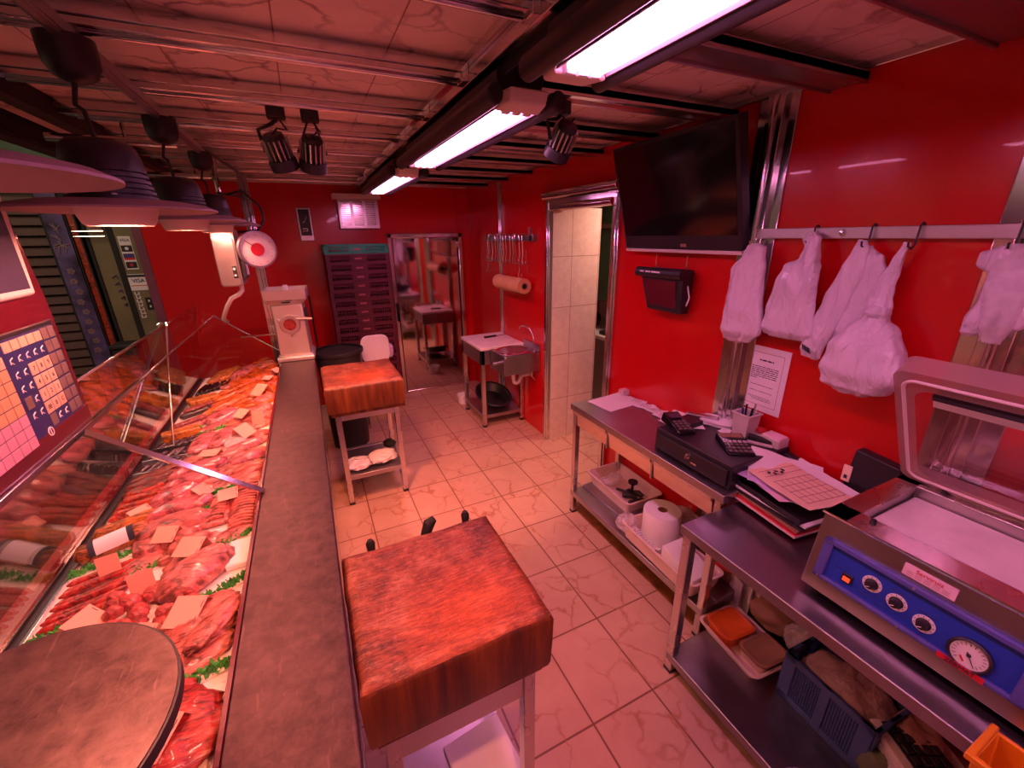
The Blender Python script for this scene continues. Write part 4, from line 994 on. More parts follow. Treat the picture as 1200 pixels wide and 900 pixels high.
# ------------------------------------------------------------------ butcher blocks on steel stands
def two_mats(o, m2, zmin=.75):
    o.data.materials.append(m2)
    for p in o.data.polygons:
        if p.normal.z > zmin: p.material_index = 1
def block(label, c, w_, d_, zt, th, rz, ztop_amp, legs_in, apron, shelf_z):
    t = thing('butcher_block', label, 'butcher block', (c[0],c[1],0), rz)
    import bmesh
    bm = bmesh.new(); bmesh.ops.create_grid(bm, x_segments=24, y_segments=24, size=.5)
    top = {}
    g = MB(); N = 24; vs = []; fs = []
    def H(u, v):
        e = min(u,1-u,v,1-v); dip = -ztop_amp*math.sin(PI*u)**1.5*math.sin(PI*v)**1.5
        return zt+dip+.003*noise.noise(Vector((u*7,v*7,c[1])))-(.012*(1-e/.03)**2 if e < .03 else 0)
    def W(u, v):
        j = .004*noise.noise(Vector((u*5,v*5,3+c[0])))
        return ((u-.5)*w_+j, (v-.5)*d_+j)
    for j in range(N+1):
        for i in range(N+1):
            u, v = i/N, j/N; x, y = W(u,v); vs.append((x,y,H(u,v)))
    for j in range(N):
        for i in range(N):
            a = j*(N+1)+i; fs.append((a,a+1,a+N+2,a+N+1))
    border = [i for i in range(N+1)]+[j*(N+1)+N for j in range(1,N+1)]+[N*(N+1)+i for i in range(N-1,-1,-1)]+[j*(N+1) for j in range(N-1,0,-1)]
    nb = len(border); base = len(vs)
    lv = [(zt-.025,.004),(zt-th*.5,.003),(zt-th+.015,.0),(zt-th,-.004)]
    for z_, o_ in lv:
        for b in border:
            x, y, _ = vs[b]; k = 1+o_/(.5*w_); vs.append((x*k,y*k,z_))
    prev = border
    for li in range(len(lv)):
        cur = [base+li*nb+i for i in range(nb)]
        for i in range(nb): fs.append((prev[i],cur[i],cur[(i+1)%nb],prev[(i+1)%nb]))
        prev = cur
    fs.append(tuple(prev))
    bm.free()
    g.add(vs, fs)
    o = link('block', g, M['woodside'], t, world=False, ang=50); two_mats(o, M['woodtop'], .6)
    zb = zt-th
    link('under_board', MB().cb((0,0,zb-.0125),(w_-.03,d_-.03,.025)), M['woodside'], t, bev=.003, world=False)
    zs = zb-.025; lx, ly, q = w_/2-legs_in, d_/2-legs_in, .034
    ap = MB()
    for sx,sy,dx,dy in ((0,-1,2*lx,.02),(0,1,2*lx,.02),(-1,0,.02,2*ly),(1,0,.02,2*ly)):
        ap.cb((sx*(lx),sy*(ly),zs-apron/2),(dx,dy,apron))
    link('apron', ap, M['steel'], t, bev=.002, world=False)
    for sx in (-1,1):
        for sy in (-1,1):
            l = link('leg', MB().cb((sx*lx,sy*ly,zs/2+.01),(q,q,zs-.02)), M['steelx'], t, bev=.003, world=False)
            link('foot', MB().cb((sx*lx,sy*ly,.011),(q+.004,q+.004,.022)), M['black'], l, bev=.004, world=False)
    link('shelf', MB().cb((0,0,shelf_z),(2*lx,2*ly,.012)).cb((0,-ly,shelf_z-.008),(2*lx-.02,.03,.034)).cb((0,ly,shelf_z-.008),(2*lx-.02,.03,.034)), M['darksteel'], t, bev=.002, world=False)
    return t
block('thick butcher block with orange lamplight painted on its scored middle, the nearer of two', (.185,.872), .445, .425, .892, .185, 0, .010, .045, .10, .16)
block('smaller looking butcher block farther off, with a pale scarred top', (.222,2.925), .480, .525, .885, .185, 0, .006, .055, .045, .215)
# knife handles sticking up in the rack behind the near block
for k,(x,z,l_) in enumerate(((.045,.895,'dark knife handle nearest the worktop behind the block'),(.225,.905,'thick dark knife handle in the middle behind the block'),(.345,.898,'dark knife handle at the outer back corner of the block'))):
    r_ = .018 if k == 1 else .013
    t = thing('knife', l_, 'knife', (x,1.113,.70), 0, None)
    link('handle', MB().tube([(x-.03*(k==1),1.113,.80),(x-.012*(k==1),1.112,.86),(x,1.112,z-.012),(x+.018*(k==1),1.112,z)], [r_*.75,r_*.9,r_*1.05,r_*.6], 12), M['blackmat'], t)
    link('blade', MB().box((x-.02,1.1115,.60),(x+.02,1.1135,.80)), M['chrome'], t)
single('knife_rack', MB().box((-.01,1.098,.66),(.40,1.105,.80)).box((-.01,1.120,.66),(.40,1.126,.80)).box((-.01,1.098,.655),(.40,1.126,.665)), M['steel'], 'steel knife rack on the back of the near butcher block', 'knife rack', bev=.001)
g = MB()
g.cb((.27,.80,.172),(.20,.24,.012),.1)
single('plastic_board', g, M['white'], 'white plastic board on the shelf under the near butcher block', 'board', bev=.004)
single('cloth_bundle', MB().blob((.285,2.83,.255),(.20,.16,.085),.2,.35,2.4,302,.4,4), M['cloth'], 'crumpled pale cloth on the shelf under the far butcher block', 'cloth', ang=180)
single('cloth_bundle', MB().blob((.12,2.82,.245),(.18,.17,.06),-.2,.3,2.4,303,.4,4), M['bag'], 'white plastic bundle next to the crumpled cloth on the stand shelf', 'plastic bag', ang=180)
single('dark_glove', MB().blob((.37,3.02,.25),(.09,.10,.07),.2,.3,2.4,304,.4,3), M['blackmat'], 'dark crumpled glove at the back of the stand shelf', 'glove', ang=180)

# ------------------------------------------------------------------ crates, tub and chair at the back
def make_crate(mat, label, z, y=4.365):
    x0, x1, d_, h_ = .172, .748, .39, .0840
    c = ((x0+x1)/2, y+d_/2, z)
    t = thing('crate', label, 'crate', c, 0, None)
    g = MB(); w_ = x1-x0
    hx, hy = w_/2, d_/2
    def band(z0, z1, inset, th_):
        g.box((-hx+inset,-hy+inset,z0),(hx-inset,-hy+inset+th_,z1)); g.box((-hx+inset,hy-inset-th_,z0),(hx-inset,hy-inset,z1))
        g.box((-hx+inset,-hy+inset,z0),(-hx+inset+th_,hy-inset,z1)); g.box((hx-inset-th_,-hy+inset,z0),(hx-inset,hy-inset,z1))
    band(h_-.016,h_,0,.012); band(0,.016,.006,.010); band(h_*.52,h_*.60,.006,.006)
    for k in range(27):
        x = -hx+.012+k*(w_-.024)/26
        if abs(x) < .075: continue
        for sy in (-1,1): g.box((x-.0035,sy*(hy-.008)-.004,.01),(x+.0035,sy*(hy-.008)+.004,h_-.01))
    for k in range(14):
        yy = -hy+.012+k*(d_-.024)/13
        for sx in (-1,1): g.box((sx*(hx-.008)-.004,yy-.0035,.01),(sx*(hx-.008)+.004,yy+.0035,h_-.01))
    for sx in (-1,1):
        for sy in (-1,1): g.box((sx*hx-(.03 if sx > 0 else 0),sy*hy-(.03 if sy > 0 else 0),0.0),(sx*hx+(.03 if sx < 0 else 0),sy*hy+(.03 if sy < 0 else 0),h_-.004))
    g.box((-hx+.008,-hy+.008,.004),(hx-.008,hy-.008,.010))
    link('basket', g, mat, t, world=False, smooth=False)
    link('front_plate', MB().box((-.075,-hy+.003,.012),(.075,-hy+.009,h_-.012)), mat, t, world=False, bev=.002)
    link('plate_mark', MB().box((-.032,-hy+.001,.034),(.032,-hy+.003,.050)), M['cratemark'], t, world=False)
    return t
zc = .0845
ords = ['lowest on the floor','second from the floor','third from the floor','fourth from the floor','fifth from the floor','sixth from the floor','seventh from the floor','eighth from the floor','ninth from the floor','tenth from the floor','ninth below the green one','eighth below the green one','seventh below the green one','sixth below the green one','fifth below the green one','fourth below the green one','third below the green one','second below the green one','directly below the green one']
c0 = make_crate(M['crate'], 'maroon plastic crate in the tall stack, '+ords[0], 0)
for k in range(1,19):
    dup(c0, (c0.location.x+rnd.uniform(-.004,.004), c0.location.y+rnd.uniform(-.004,.004), k*zc), 0, 'maroon plastic crate in the tall stack, '+ords[k])
make_crate(M['crateg'], 'green plastic crate on top of the maroon stack', 19*zc)
for o in [o for o in bpy.data.objects if o.name.startswith('crate') and o.type == 'EMPTY']: o['group'] = 'crates stacked by the cooler door'
t = thing('tub', 'big round black tub with thick rim in front of the crates', 'tub', (.135,3.72,0))
link('bucket', MB().lathe([(.15,0),(.185,.84),(.175,.84),(.145,.02),(.001,.02)], (.135,3.72,0), 40), M['black'], t, ang=50)
link('rim', MB().lathe([(.178,.835),(.198,.835),(.203,.85),(.200,.868),(.190,.872),(.178,.868)], (.135,3.72,0), 44, cap=False), M['black'], t, ang=50)
link('lid', MB().lathe([(.001,.842),(.176,.846),(.176,.852),(.001,.848)], (.135,3.72,0), 40), M['blackmat'], t)
t = thing('chair', 'white plastic chair with rounded backrest before the crates', 'chair', (.46,4.02,0), 0)
link('backrest', MB().prism(rrect(.46,.785,.25,.26,.07), 3.90, 3.915, 'y'), M['white'], t, bev=.006)
link('seat', MB().prism([(u,v) for u,v in rrect(.46,4.10,.34,.34,.05)], .44, .46), M['white'], t, bev=.006)
for sx in (-1,1):
    link('leg', MB().tube([(.46+sx*.14,3.93,0),(.46+sx*.13,3.935,.44),(.46+sx*.10,3.915,.74)], .011, 8), M['chrome'], t)
    link('leg', MB().tube([(.46+sx*.14,4.25,0),(.46+sx*.13,4.23,.44)], .011, 8), M['chrome'], t)
single('purple_bag', MB().blob((.60,3.98,.735),(.06,.06,.14),0,.2,2,310,.9,3), M['bagpurple'], 'small violet bag hung on the chair edge beside the far block', 'bag', ang=180)

# ------------------------------------------------------------------ things on the back wall
t = thing('air_vent', 'steel wall vent with louvred panel and overhanging top flange', 'vent', (.56,D-.06,1.83))
link('louvre_panel', MB().box((.372,D-.075,1.835),(.755,D-.003,2.105)), M['steel'], t, bev=.004)
g = MB()
for k in range(3):
    x = .44+.118*k
    for q in range(13): g.box((x-.045,D-.082,1.865+.0175*q),(x+.045,D-.074,1.875+.0175*q))
link('louvre', g, M['chrome'], t, smooth=False)
link('flange', MB().box((.335,D-.16,2.105),(.775,D-.003,2.150)), M['lampdrum'], t, bev=.004)
link('rivet', MB().lathe([(.001,0),(.006,0),(.004,.004),(.001,.004)], (.39,D-.080,1.85), 8, axis='y').lathe([(.001,0),(.006,0),(.004,.004),(.001,.004)], (.74,D-.080,1.85), 8, axis='y').lathe([(.001,0),(.006,0),(.004,.004),(.001,.004)], (.39,D-.080,2.09), 8, axis='y').lathe([(.001,0),(.006,0),(.004,.004),(.001,.004)], (.74,D-.080,2.09), 8, axis='y'), M['white'], t)
t = thing('junction_box', 'small red painted round box on the wall beside the vent', 'box', (.30,D-.02,1.95))
link('plate', MB().lathe([(.001,0),(.03,0),(.03,-.012),(.001,-.012)], (.30,D-.001,1.95), 16, axis='y'), M['red'], t)
link('knob', MB().lathe([(.001,0),(.016,0),(.014,-.03),(.001,-.03)], (.30,D-.012,1.95), 16, axis='y'), M['red'], t)
t = thing('wall_clock', 'silver framed black rectangular wall clock', 'clock', (.06,D-.02,1.72))
link('frame', MB().box((-.002,D-.035,1.725),(.122,D-.002,2.025)), M['steel'], t, bev=.006)
fc = link('face', MB().box((.012,D-.038,1.775),(.108,D-.034,2.012)), M['blackgloss'], t, bev=.002)
link('hand', MB().tube([(.06,D-.040,1.905),(.085,D-.040,1.955)], .0025, 5).tube([(.06,D-.040,1.905),(.04,D-.040,1.890)], .003, 5).box((.03,D-.040,1.835),(.075,D-.0385,1.840)).box((.03,D-.040,1.815),(.075,D-.0385,1.818)).box((.073,D-.040,1.815),(.076,D-.0385,1.840)), M['steel'], fc)
single('cable_conduit', MB().tube([(-.02,D-.010,0),(-.02,D-.010,1.2)], .008, 6), M['black'], 'dark conduit down the red back wall behind the grinder', 'conduit')

# ------------------------------------------------------------------ meat hook rail and paper roll, right wall
t = thing('hook_rail', 'narrow steel rail on the red wall full of meat hooks', 'rail', (R-.03,3.7,1.70))
link('bar', MB().box((R-.045,3.18,1.705),(R-.035,4.20,1.745)), M['darksteel'], t, bev=.002)
link('bracket', MB().box((R-.045,3.20,1.70),(R-.001,3.24,1.755)).box((R-.045,4.10,1.70),(R-.001,4.14,1.755)).cb((R-.04,3.245,1.775),(.02,.015,.07)), M['darksteel'], t, bev=.002)
def s_hook(c, ln, r, label, grp, face=0, mat='chrome'):
    t = thing('meat_hook', label, 'hook', c, face, grp)
    pts = []
    for k in range(7):
        a = -.3*PI+PI*1.2*k/6; pts.append((-.5*ln*0+r*math.cos(a)-r, 0, r*math.sin(a)))
    top = [(p[0],0,p[2]) for p in pts]
    down = [(-2*r*.9,0,-ln*.3),(-2*r*.7,0,-ln*.7)]
    bot = [(-r*1.0+r*1.2*math.cos(a),0,-ln+r*1.2*math.sin(a)) for a in [PI+PI*1.15*k/7 for k in range(8)]]
    link('hook_wire', MB().tube([Vector(p) for p in top+down+bot], .0042, 8), M[mat], t, world=False)
    return t
hk0 = None
for k in range(13):
    y = 3.34+.065*k
    lab = 'steel meat hook hanging in the crowded row on the wall rail'
    if hk0 is None: hk0 = s_hook((R-.032,y,1.747), .22, .016, lab, 'meat hooks on the wall rail')
    else: dup(hk0, (R-.032,y+rnd.uniform(-.012,.012),1.747), rnd.uniform(-.5,.5))
dup(hk0, (R-.032,4.17,1.747), .9, 'steel meat hook alone at the far end of the wall rail', 'meat hooks on the wall rail')
for k in range(2): s_hook((R-.062,4.05-.7*k,1.545), .12, .02, ('small hook hanging below the others at the far end' if k == 0 else 'small hook hanging below the others at the near end'), 'meat hooks on the wall rail', .4)
t = thing('wrap_roll', 'brown roll of wrapping film on a wall holder below the hooks', 'roll', (R-.09,3.5,1.29))
link('roll', MB().lathe([(.022,3.25),(.064,3.25),(.064,3.80),(.022,3.80)], (R-.085,0,1.335), 32, axis='y', cap=False), M['roller'], t, ang=40)
link('core', MB().lathe([(.022,3.245),(.030,3.245),(.030,3.805),(.022,3.805)], (R-.085,0,1.335), 24, axis='y', cap=False), M['cardboard'], t)
link('holder', MB().tube([(R-.085,3.262,1.335),(R-.085,3.83,1.335)], .020, 12).tube([(R-.085,3.83,1.335),(R-.001,3.83,1.335)], .008, 8), M['blackmat'], t)
link('tear_bar', MB().box((R-.06,3.30,1.255),(R-.02,3.78,1.262)), M['chrome'], t)
link('string', MB().tube([(R-.03,3.33,1.63),(R-.03,3.30,1.44)], .0015, 5), M['chrome'], t)

# ------------------------------------------------------------------ cutting table with sink
t = thing('cutting_table', 'small steel table with white cutting board top beside the sink', 'table', (1.53,3.70,0))
X0,X1,Ya,Yb,zt = 1.31,1.742,3.43,3.96,.795
link('board_top', MB().box((X0-.008,Ya-.008,zt-.030),(X1,Yb+.008,zt)), M['board'], t, bev=.006)
link('apron', MB().box((X0,Ya,zt-.165),(X1,Ya+.012,zt-.03)).box((X0,Yb-.012,zt-.165),(X1,Yb,zt-.03)).box((X0,Ya,zt-.165),(X0+.012,Yb,zt-.03)), M['darksteel'], t, bev=.002)
for x in (X0+.018,X1-.018):
    for y in (Ya+.018,Yb-.018):
        l = link('leg', MB().cb((x,y,(zt-.03)/2+.01),(.036,.036,zt-.05)), M['steelx'], t, bev=.003)
        link('foot', MB().cb((x,y,.012),(.038,.038,.024)), M['black'], l, bev=.004)
link('shelf', MB().box((X0+.01,Ya+.01,.105),(X1-.01,Yb-.01,.118)).box((X0+.03,Ya+.004,.09),(X1-.03,Ya+.03,.125)).box((X0+.004,Ya+.03,.09),(X0+.03,Yb-.03,.125)), M['darksteel'], t, bev=.002)
t = thing('kitchen_knife', 'knife with black handle lying on the white cutting board', 'knife', (1.54,3.76,zt))
link('handle', MB().cb((1.545,3.775,zt+.010),(.135,.026,.018),.12), M['blackmat'], t, bev=.006)
link('blade', MB().prism([(1.61,3.770),(1.735,3.800),(1.72,3.812),(1.61,3.800)], zt+.005, zt+.008), M['chrome'], t)
t = thing('tub', 'wide black oval tub leaning on the shelf under the cutting table', 'tub', (1.52,3.69,.118))
Wt = Matrix.Translation((1.52,3.69,.21)) @ Matrix.Rotation(math.radians(14),4,'X') @ Matrix.Scale(.80,4,(1,0,0)) @ Matrix.Scale(1.05,4,(0,1,0))
link('bowl', MB().lathe([(.001,-.05),(.15,-.05),(.205,.025),(.198,.025),(.145,-.042),(.001,-.042)], (0,0,0), 40, Wt), M['black'], t)
link('rim', MB().lathe([(.198,.018),(.218,.020),(.222,.028),(.214,.034),(.198,.030)], (0,0,0), 40, Wt, cap=False), M['black'], t)
link('inner_liner', MB().lathe([(.001,-.040),(.143,-.040),(.001,-.038)], (0,0,0), 36, Wt), M['blackmat'], t)
single('white_bucket', MB().lathe([(.06,0),(.075,.10),(.07,.10),(.055,.004),(.001,.004)], (1.36,4.15,0), 24), M['white'], 'small white tub on the floor behind the cutting table', 'bucket')
t = thing('sink', 'steel wall sink with round bowl and knee push valve', 'sink', (1.57,3.27,.60))
sx0,sx1,sy0,sy1,sz0,sz1 = 1.395,1.745,3.11,3.42,.605,.785
link('box', MB().box((sx0,sy0,sz0),(sx1,sy1,sz1-.006)), M['darksteel'], t, bev=.004)
cx, cy, br = 1.555, 3.275, .125
tp = MB(); nn_ = 40; vs = []; fs = []
for k in range(nn_):
    a = 2*PI*k/nn_; ca, sa = math.cos(a), math.sin(a)
    hw, hh = (sx1-sx0)/2, (sy1-sy0)/2; s_ = min(hw/abs(ca) if abs(ca) > 1e-6 else 9, hh/abs(sa) if abs(sa) > 1e-6 else 9)
    vs.append(((sx0+sx1)/2+ca*s_,(sy0+sy1)/2+sa*s_,sz1))
for r_, z_ in ((1.18,0),(1.10,.004),(1.0,-.002),(.93,-.02),(.80,-.05),(.55,-.075),(.15,-.085),(.05,-.085)):
    for k in range(nn_):
        a = 2*PI*k/nn_; vs.append((cx+br*1.10*r_*math.cos(a), cy+br*.98*r_*math.sin(a), sz1+z_))
for q in range(8):
    for k in range(nn_): fs.append((q*nn_+k,q*nn_+(k+1)%nn_,(q+1)*nn_+(k+1)%nn_,(q+1)*nn_+k))
link('bowl', tp.add(vs,fs), M['chrome'], t, ang=60)
link('backsplash', MB().box((sx1-.012,sy0,sz1-.002),(sx1,sy1,sz1+.05)), M['darksteel'], t, bev=.002)
link('tap', MB().tube([(1.70,3.14,sz1),(1.70,3.14,sz1+.07),(1.698,3.16,sz1+.14),(1.695,3.21,sz1+.185),(1.685,3.28,sz1+.205),(1.675,3.34,sz1+.195),(1.67,3.37,sz1+.165)], .007, 10).lathe([(.001,0),(.016,0),(.014,.012),(.001,.012)], (1.70,3.14,sz1), 16), M['chrome'], t)
link('push_valve', MB().lathe([(.001,0),(.010,0),(.010,-.05),(.016,-.05),(.016,-.058),(.001,-.058)], (sx0,3.25,.69), 14, axis='x').cb((sx0-.02,3.25,.69),(.012,.05,.014)), M['chrome'], t)
link('screw', MB().lathe([(.001,0),(.005,0),(.001,-.004)], (1.41,sy0,.765), 8, axis='y').lathe([(.001,0),(.005,0),(.001,-.004)], (1.72,sy0,.765), 8, axis='y'), M['white'], t)
link('drain_pipe', MB().tube([(1.555,3.27,.61),(1.555,3.27,.52),(1.56,3.27,.48),(1.585,3.27,.465),(1.61,3.27,.48),(1.63,3.27,.52),(1.66,3.27,.535),(R-.002,3.27,.535)], .017, 12), M['white'], t)
link('water_hose', MB().tube([(1.70,3.17,.61),(1.69,3.18,.55),(R-.01,3.19,.50)], .006, 8), M['chrome'], t)

# ------------------------------------------------------------------ through the doorway
t = thing('cabinet', 'dark green cabinet and ledge in the dim room past the doorway', 'cabinet', (2.9,3.4,0))
link('cabinet_door', MB().box((2.72,2.4,1.10),(2.74,4.3,2.12)), M['green'], t, bev=.003)
link('body', MB().box((2.74,2.4,1.10),(3.28,4.3,2.12)), M['green'], t)
link('divider', MB().box((2.70,2.4,1.80),(2.725,4.3,1.84)), M['steel'], t)
t = thing('counter', 'white washing counter with dark basin in the room past the doorway', 'counter', (2.9,3.4,0))
link('body', MB().box((2.66,2.4,0),(3.28,4.3,.72)), M['darksteel'], t)
link('counter_top', MB().box((2.62,2.4,.72),(3.28,4.3,.76)), M['white'], t, bev=.006)
link('basin', MB().box((2.66,3.05,.761),(3.1,3.5,.80)), M['black'], t, bev=.01)
link('splash_panel', MB().box((3.26,2.4,.76),(3.295,4.3,1.10)), M['white'], t)
single('scrub_brush', MB().blob((2.80,3.75,.86),(.10,.10,.16),0,.3,2,320,.9,3), M['blackmat'], 'dark lumpy item on the white washing counter', 'brush', ang=180)
single('red_box', MB().box((2.45,2.15,0),(2.85,2.40,.50)), M['maroon'], 'dark red box on the floor past the doorway', 'box', bev=.01)

# ------------------------------------------------------------------ television and small monitor
t = thing('television', 'large black flat television tilted down on the red wall', 'television', (1.66,1.63,1.65))
Tt, Tb = Vector((1.545,0,2.165)), Vector((1.69,0,1.655))
ya, yb_ = 1.262, 2.005
up = (Tt-Tb).normalized(); nrm = Vector((-up.z,0,up.x)); nrm = nrm if nrm.x < 0 else -nrm
def tv(y0_, y1_, u0, u1, n0, n1, name, mat, par, **k):
    P = lambda y,u,n_: Tb+up*u+nrm*n_+Vector((0,y,0))
    return link(name, MB().hexa([P(y0_,u0,n0),P(y1_,u0,n0),P(y1_,u0,n1),P(y0_,u0,n1)],[P(y0_,u1,n0),P(y1_,u1,n0),P(y1_,u1,n1),P(y0_,u1,n1)]), M[mat], par, **k)
H_ = (Tt-Tb).length
bz = tv(ya,yb_,.015,H_,-.055,0,'cabinet','black',t,bev=.006)
tv(ya+.018,yb_-.018,.085,H_-.018,0,.002,'screen','screentv',t)
tv(ya,yb_,.0,.015,-.045,.002,'silver_trim','lampdrum',t,bev=.002)
tv(ya+.30,ya+.335,.030,.045,.0005,.002,'maker_badge','steel',t)
link('wall_mount', MB().tube([(1.66,1.63,1.92),(R-.002,1.63,1.92)], .03, 10).box((R-.012,1.5,1.78),(R-.001,1.76,2.05)), M['black'], t)
t = thing('wall_monitor', 'small black wall device with dark red panel under the television', 'monitor', (R-.07,1.68,1.36))
mm_ = MB().hexa([(R-.075,1.545,1.355),(R-.075,1.785,1.355),(R-.012,1.785,1.355),(R-.012,1.545,1.355)],[(R-.105,1.535,1.575),(R-.105,1.835,1.575),(R-.012,1.835,1.575),(R-.012,1.535,1.575)])
link('case', mm_, M['black'], t, bev=.012)
link('hood', MB().tube([(R-.100,1.530,1.555),(R-.100,1.845,1.555)], .026, 14), M['black'], t)
link('panel', MB().hexa([(R-.0815,1.575,1.385),(R-.0815,1.765,1.385),(R-.079,1.765,1.385),(R-.079,1.575,1.385)],[(R-.103,1.570,1.520),(R-.103,1.800,1.520),(R-.100,1.800,1.520),(R-.100,1.570,1.520)]), M['maroon'], t)
for k,(y,l_) in enumerate(((1.80,.03),(1.755,.035),(1.70,.06))):
    link('lettering', MB().cb((R-.1265,y-.01,1.560),(.002,l_,.007)), M['paper'], t)
link('cable', MB().tube([(R-.05,1.54,1.50),(R-.045,1.525,1.44),(R-.05,1.535,1.40)], .004, 6), M['paper'], t)
link('screw_eye', MB().tube([(R-.03,1.58,1.575),(R-.03,1.58,1.64)], .002, 5).tube([(R-.03,1.79,1.575),(R-.03,1.79,1.64)], .002, 5), M['chrome'], t)

# ------------------------------------------------------------------ steel cabinet-table with three drawers
CX = 1.335
t = thing('drawer_table', 'long steel table with three polished drawers against the red wall', 'table', (1.54,1.45,0))
link('table_top', MB().box((CX,.905,.737),(R-.004,1.995,.775)), M['darksteel'], t, bev=.003)
for (a,b,zb) in ((1.655,1.985,.640),(1.312,1.640,.640),(.962,1.298,.640)):
    d = link('drawer', MB().prism([(CX+.020,zb),(CX+.034,zb),(CX+.034,.732),(CX+.014,.732)], a, b, 'y'), M['mirrord'], t, bev=.003)
    link('drawer_lip', MB().prism([(CX+.010,.712),(CX+.020,.708),(CX+.024,.732),(CX+.008,.732)], a+.004, b-.004, 'y'), M['steelx'], d)
    link('drawer_box', MB().box((CX+.034,a+.01,zb+.006),(1.70,b-.01,.725)), M['darksteel'], d)
link('divider', MB().box((CX+.012,1.642,.630),(1.70,1.653,.736)).box((CX+.012,1.300,.630),(1.70,1.310,.736)), M['darksteel'], t)
for x in (CX+.028, R-.03):
    for y in (.935, 1.965):
        l = link('leg', MB().cb((x,y,.374),(.032,.032,.728)), M['steelx'], t, bev=.003)
        link('foot', MB().cb((x,y,.009),(.035,.035,.018)), M['black'], l, bev=.003)
link('shelf', MB().box((CX+.01,.92,.130),(R-.01,1.98,.168)).box((CX+.10,.92,.168),(R-.03,1.965,.186)), M['darksteel'], t, bev=.003)

# ------------------------------------------------------------------ nearer steel table
t = thing('steel_table', 'scuffed steel worktable carrying the vacuum sealer', 'table', (1.43,.30,0))
link('table_top', MB().box((1.108,-.55,.690),(R-.004,.900,.730)), M['darktop'], t, bev=.004)
for x in (1.132, R-.035):
    for y in (.870, -.50):
        l = link('leg', MB().cb((x,y,.352),(.036,.036,.676)), M['steelx'], t, bev=.003)
        link('foot', MB().cb((x,y,.009),(.04,.04,.018)), M['black'], l, bev=.003)
link('shelf', MB().box((1.112,-.53,.060),(R-.01,.885,.098)), M['darktop'], t, bev=.004)

# ------------------------------------------------------------------ vacuum sealer
t = thing('vacuum_sealer', 'steel chamber vacuum sealer with blue control panel and raised clear lid', 'vacuum sealer', (1.44,.2,.73))
ya, yb_ = -.20, .530; FB, FT = Vector((1.207,0,.752)), Vector((1.243,0,.985))
b = MB().prism([(1.207,.752),(1.318,.752),(1.318,.985),(1.243,.985)], ya, yb_, 'y')
b.box((1.318,yb_-.052,.752),(1.668,yb_,.985)).box((1.318,ya,.752),(1.668,ya+.05,.985)).box((1.628,ya+.05,.752),(1.668,yb_-.052,.985)).box((1.318,ya+.05,.752),(1.628,yb_-.052,.90))
link('body', b, M['steels'], t, bev=.003)
link('top_frame', MB().box((1.236,ya,.983),(1.322,yb_+.004,.990)).box((1.236,yb_-.056,.983),(1.672,yb_+.004,.990)).box((1.624,ya,.983),(1.672,yb_+.004,.990)), M['steelx'], t, bev=.003)
link('front_lip', MB().tube([(1.239,ya,.988),(1.239,yb_+.004,.988)], .004, 8), M['chrome'], t)
link('chamber_board', MB().box((1.322,ya+.054,.900),(1.624,yb_-.056,.955)), M['board'], t, bev=.006)
for x_,y_ in ((1.30,.44),(1.645,.42)): link('pin', MB().lathe([(.008,.990),(.006,1.0),(.001,1.0)], (x_,y_,0), 12), M['black'], t)
upv = (FT-FB).normalized(); nv = Vector((-upv.z,0,upv.x)); nv = nv if nv.x < 0 else -nv
def FP(y, z, o=0): 
    u = (z-FB.z)/upv.z; p = FB+upv*u+nv*o; return Vector((p.x,y,p.z))
def fpl(name, y0_, y1_, z0_, z1_, o0, o1, mat, par, **k):
    q = [FP(y0_,z0_,o0),FP(y1_,z0_,o0),FP(y1_,z1_,o0),FP(y0_,z1_,o0)]; q2 = [FP(y0_,z0_,o1),FP(y1_,z0_,o1),FP(y1_,z1_,o1),FP(y0_,z1_,o1)]
    return link(name, MB().hexa(q,q2), mat, par, **k)
PA, PB, Z0, Z1 = .085, .500, .800, .925
cp = fpl('control_panel', PA, PB, Z0, Z1, .0005, .003, M['blue'], t)
fr = MB()
for (a,b_,c,d_) in ((PA-.004,PB+.004,Z1-.014,Z1),(PA-.004,PB+.004,Z0,Z0+.012),(PB-.020,PB+.004,Z0,Z1),(PA-.004,PA+.020,Z0,Z1)):
    q = [FP(a,c,.0005),FP(b_,c,.0005),FP(b_,d_,.0005),FP(a,d_,.0005)]; q2 = [FP(a,c,.014),FP(b_,c,.014),FP(b_,d_,.014),FP(a,d_,.014)]
    fr.hexa(q,q2)
link('panel_frame', fr, M['bluef'], cp, bev=.003)
sw = fpl('power_switch', .414, .440, .830, .855, .003, .009, M['black'], t, bev=.002)
fpl('switch_lamp', .419, .435, .834, .846, .009, .012, M['redled'], sw)
def onface(y, z, o=0):
    X_ = Vector((0,-1,0)); return Matrix.Translation(FP(y,z,o)) @ Matrix((X_, upv, nv)).transposed().to_4x4()
for (y,z) in ((.376,.866),(.320,.857),(.262,.846)):
    Wk = onface(y,z,.003)
    dk_ = link('dial_plate', MB().lathe([(.001,0),(.0215,0),(.0215,.0015),(.001,.0015)], (0,0,0), 32, Wk), M['dial'], t)
    tk = MB()
    for k in range(10):
        a = math.radians(-60+k*33); tk.tube([Wk @ Vector((.0165*math.cos(a),.0165*math.sin(a),.0018)), Wk @ Vector((.0195*math.cos(a),.0195*math.sin(a),.0018))], .0008, 4)
    link('tick', tk, M['ink'], dk_)
    kn = link('knob', MB().lathe([(.0145,.0015),(.0145,.004),(.011,.006),(.010,.018),(.001,.019)], (0,0,0), 28, Wk), M['black'], dk_, ang=40)
    link('pointer', MB().tube([Wk @ Vector((.002,-.002,.019)), Wk @ Vector((-.006,-.007,.019))], .001, 4), M['dial'], kn)
Wk = onface(.178,.842,.003)
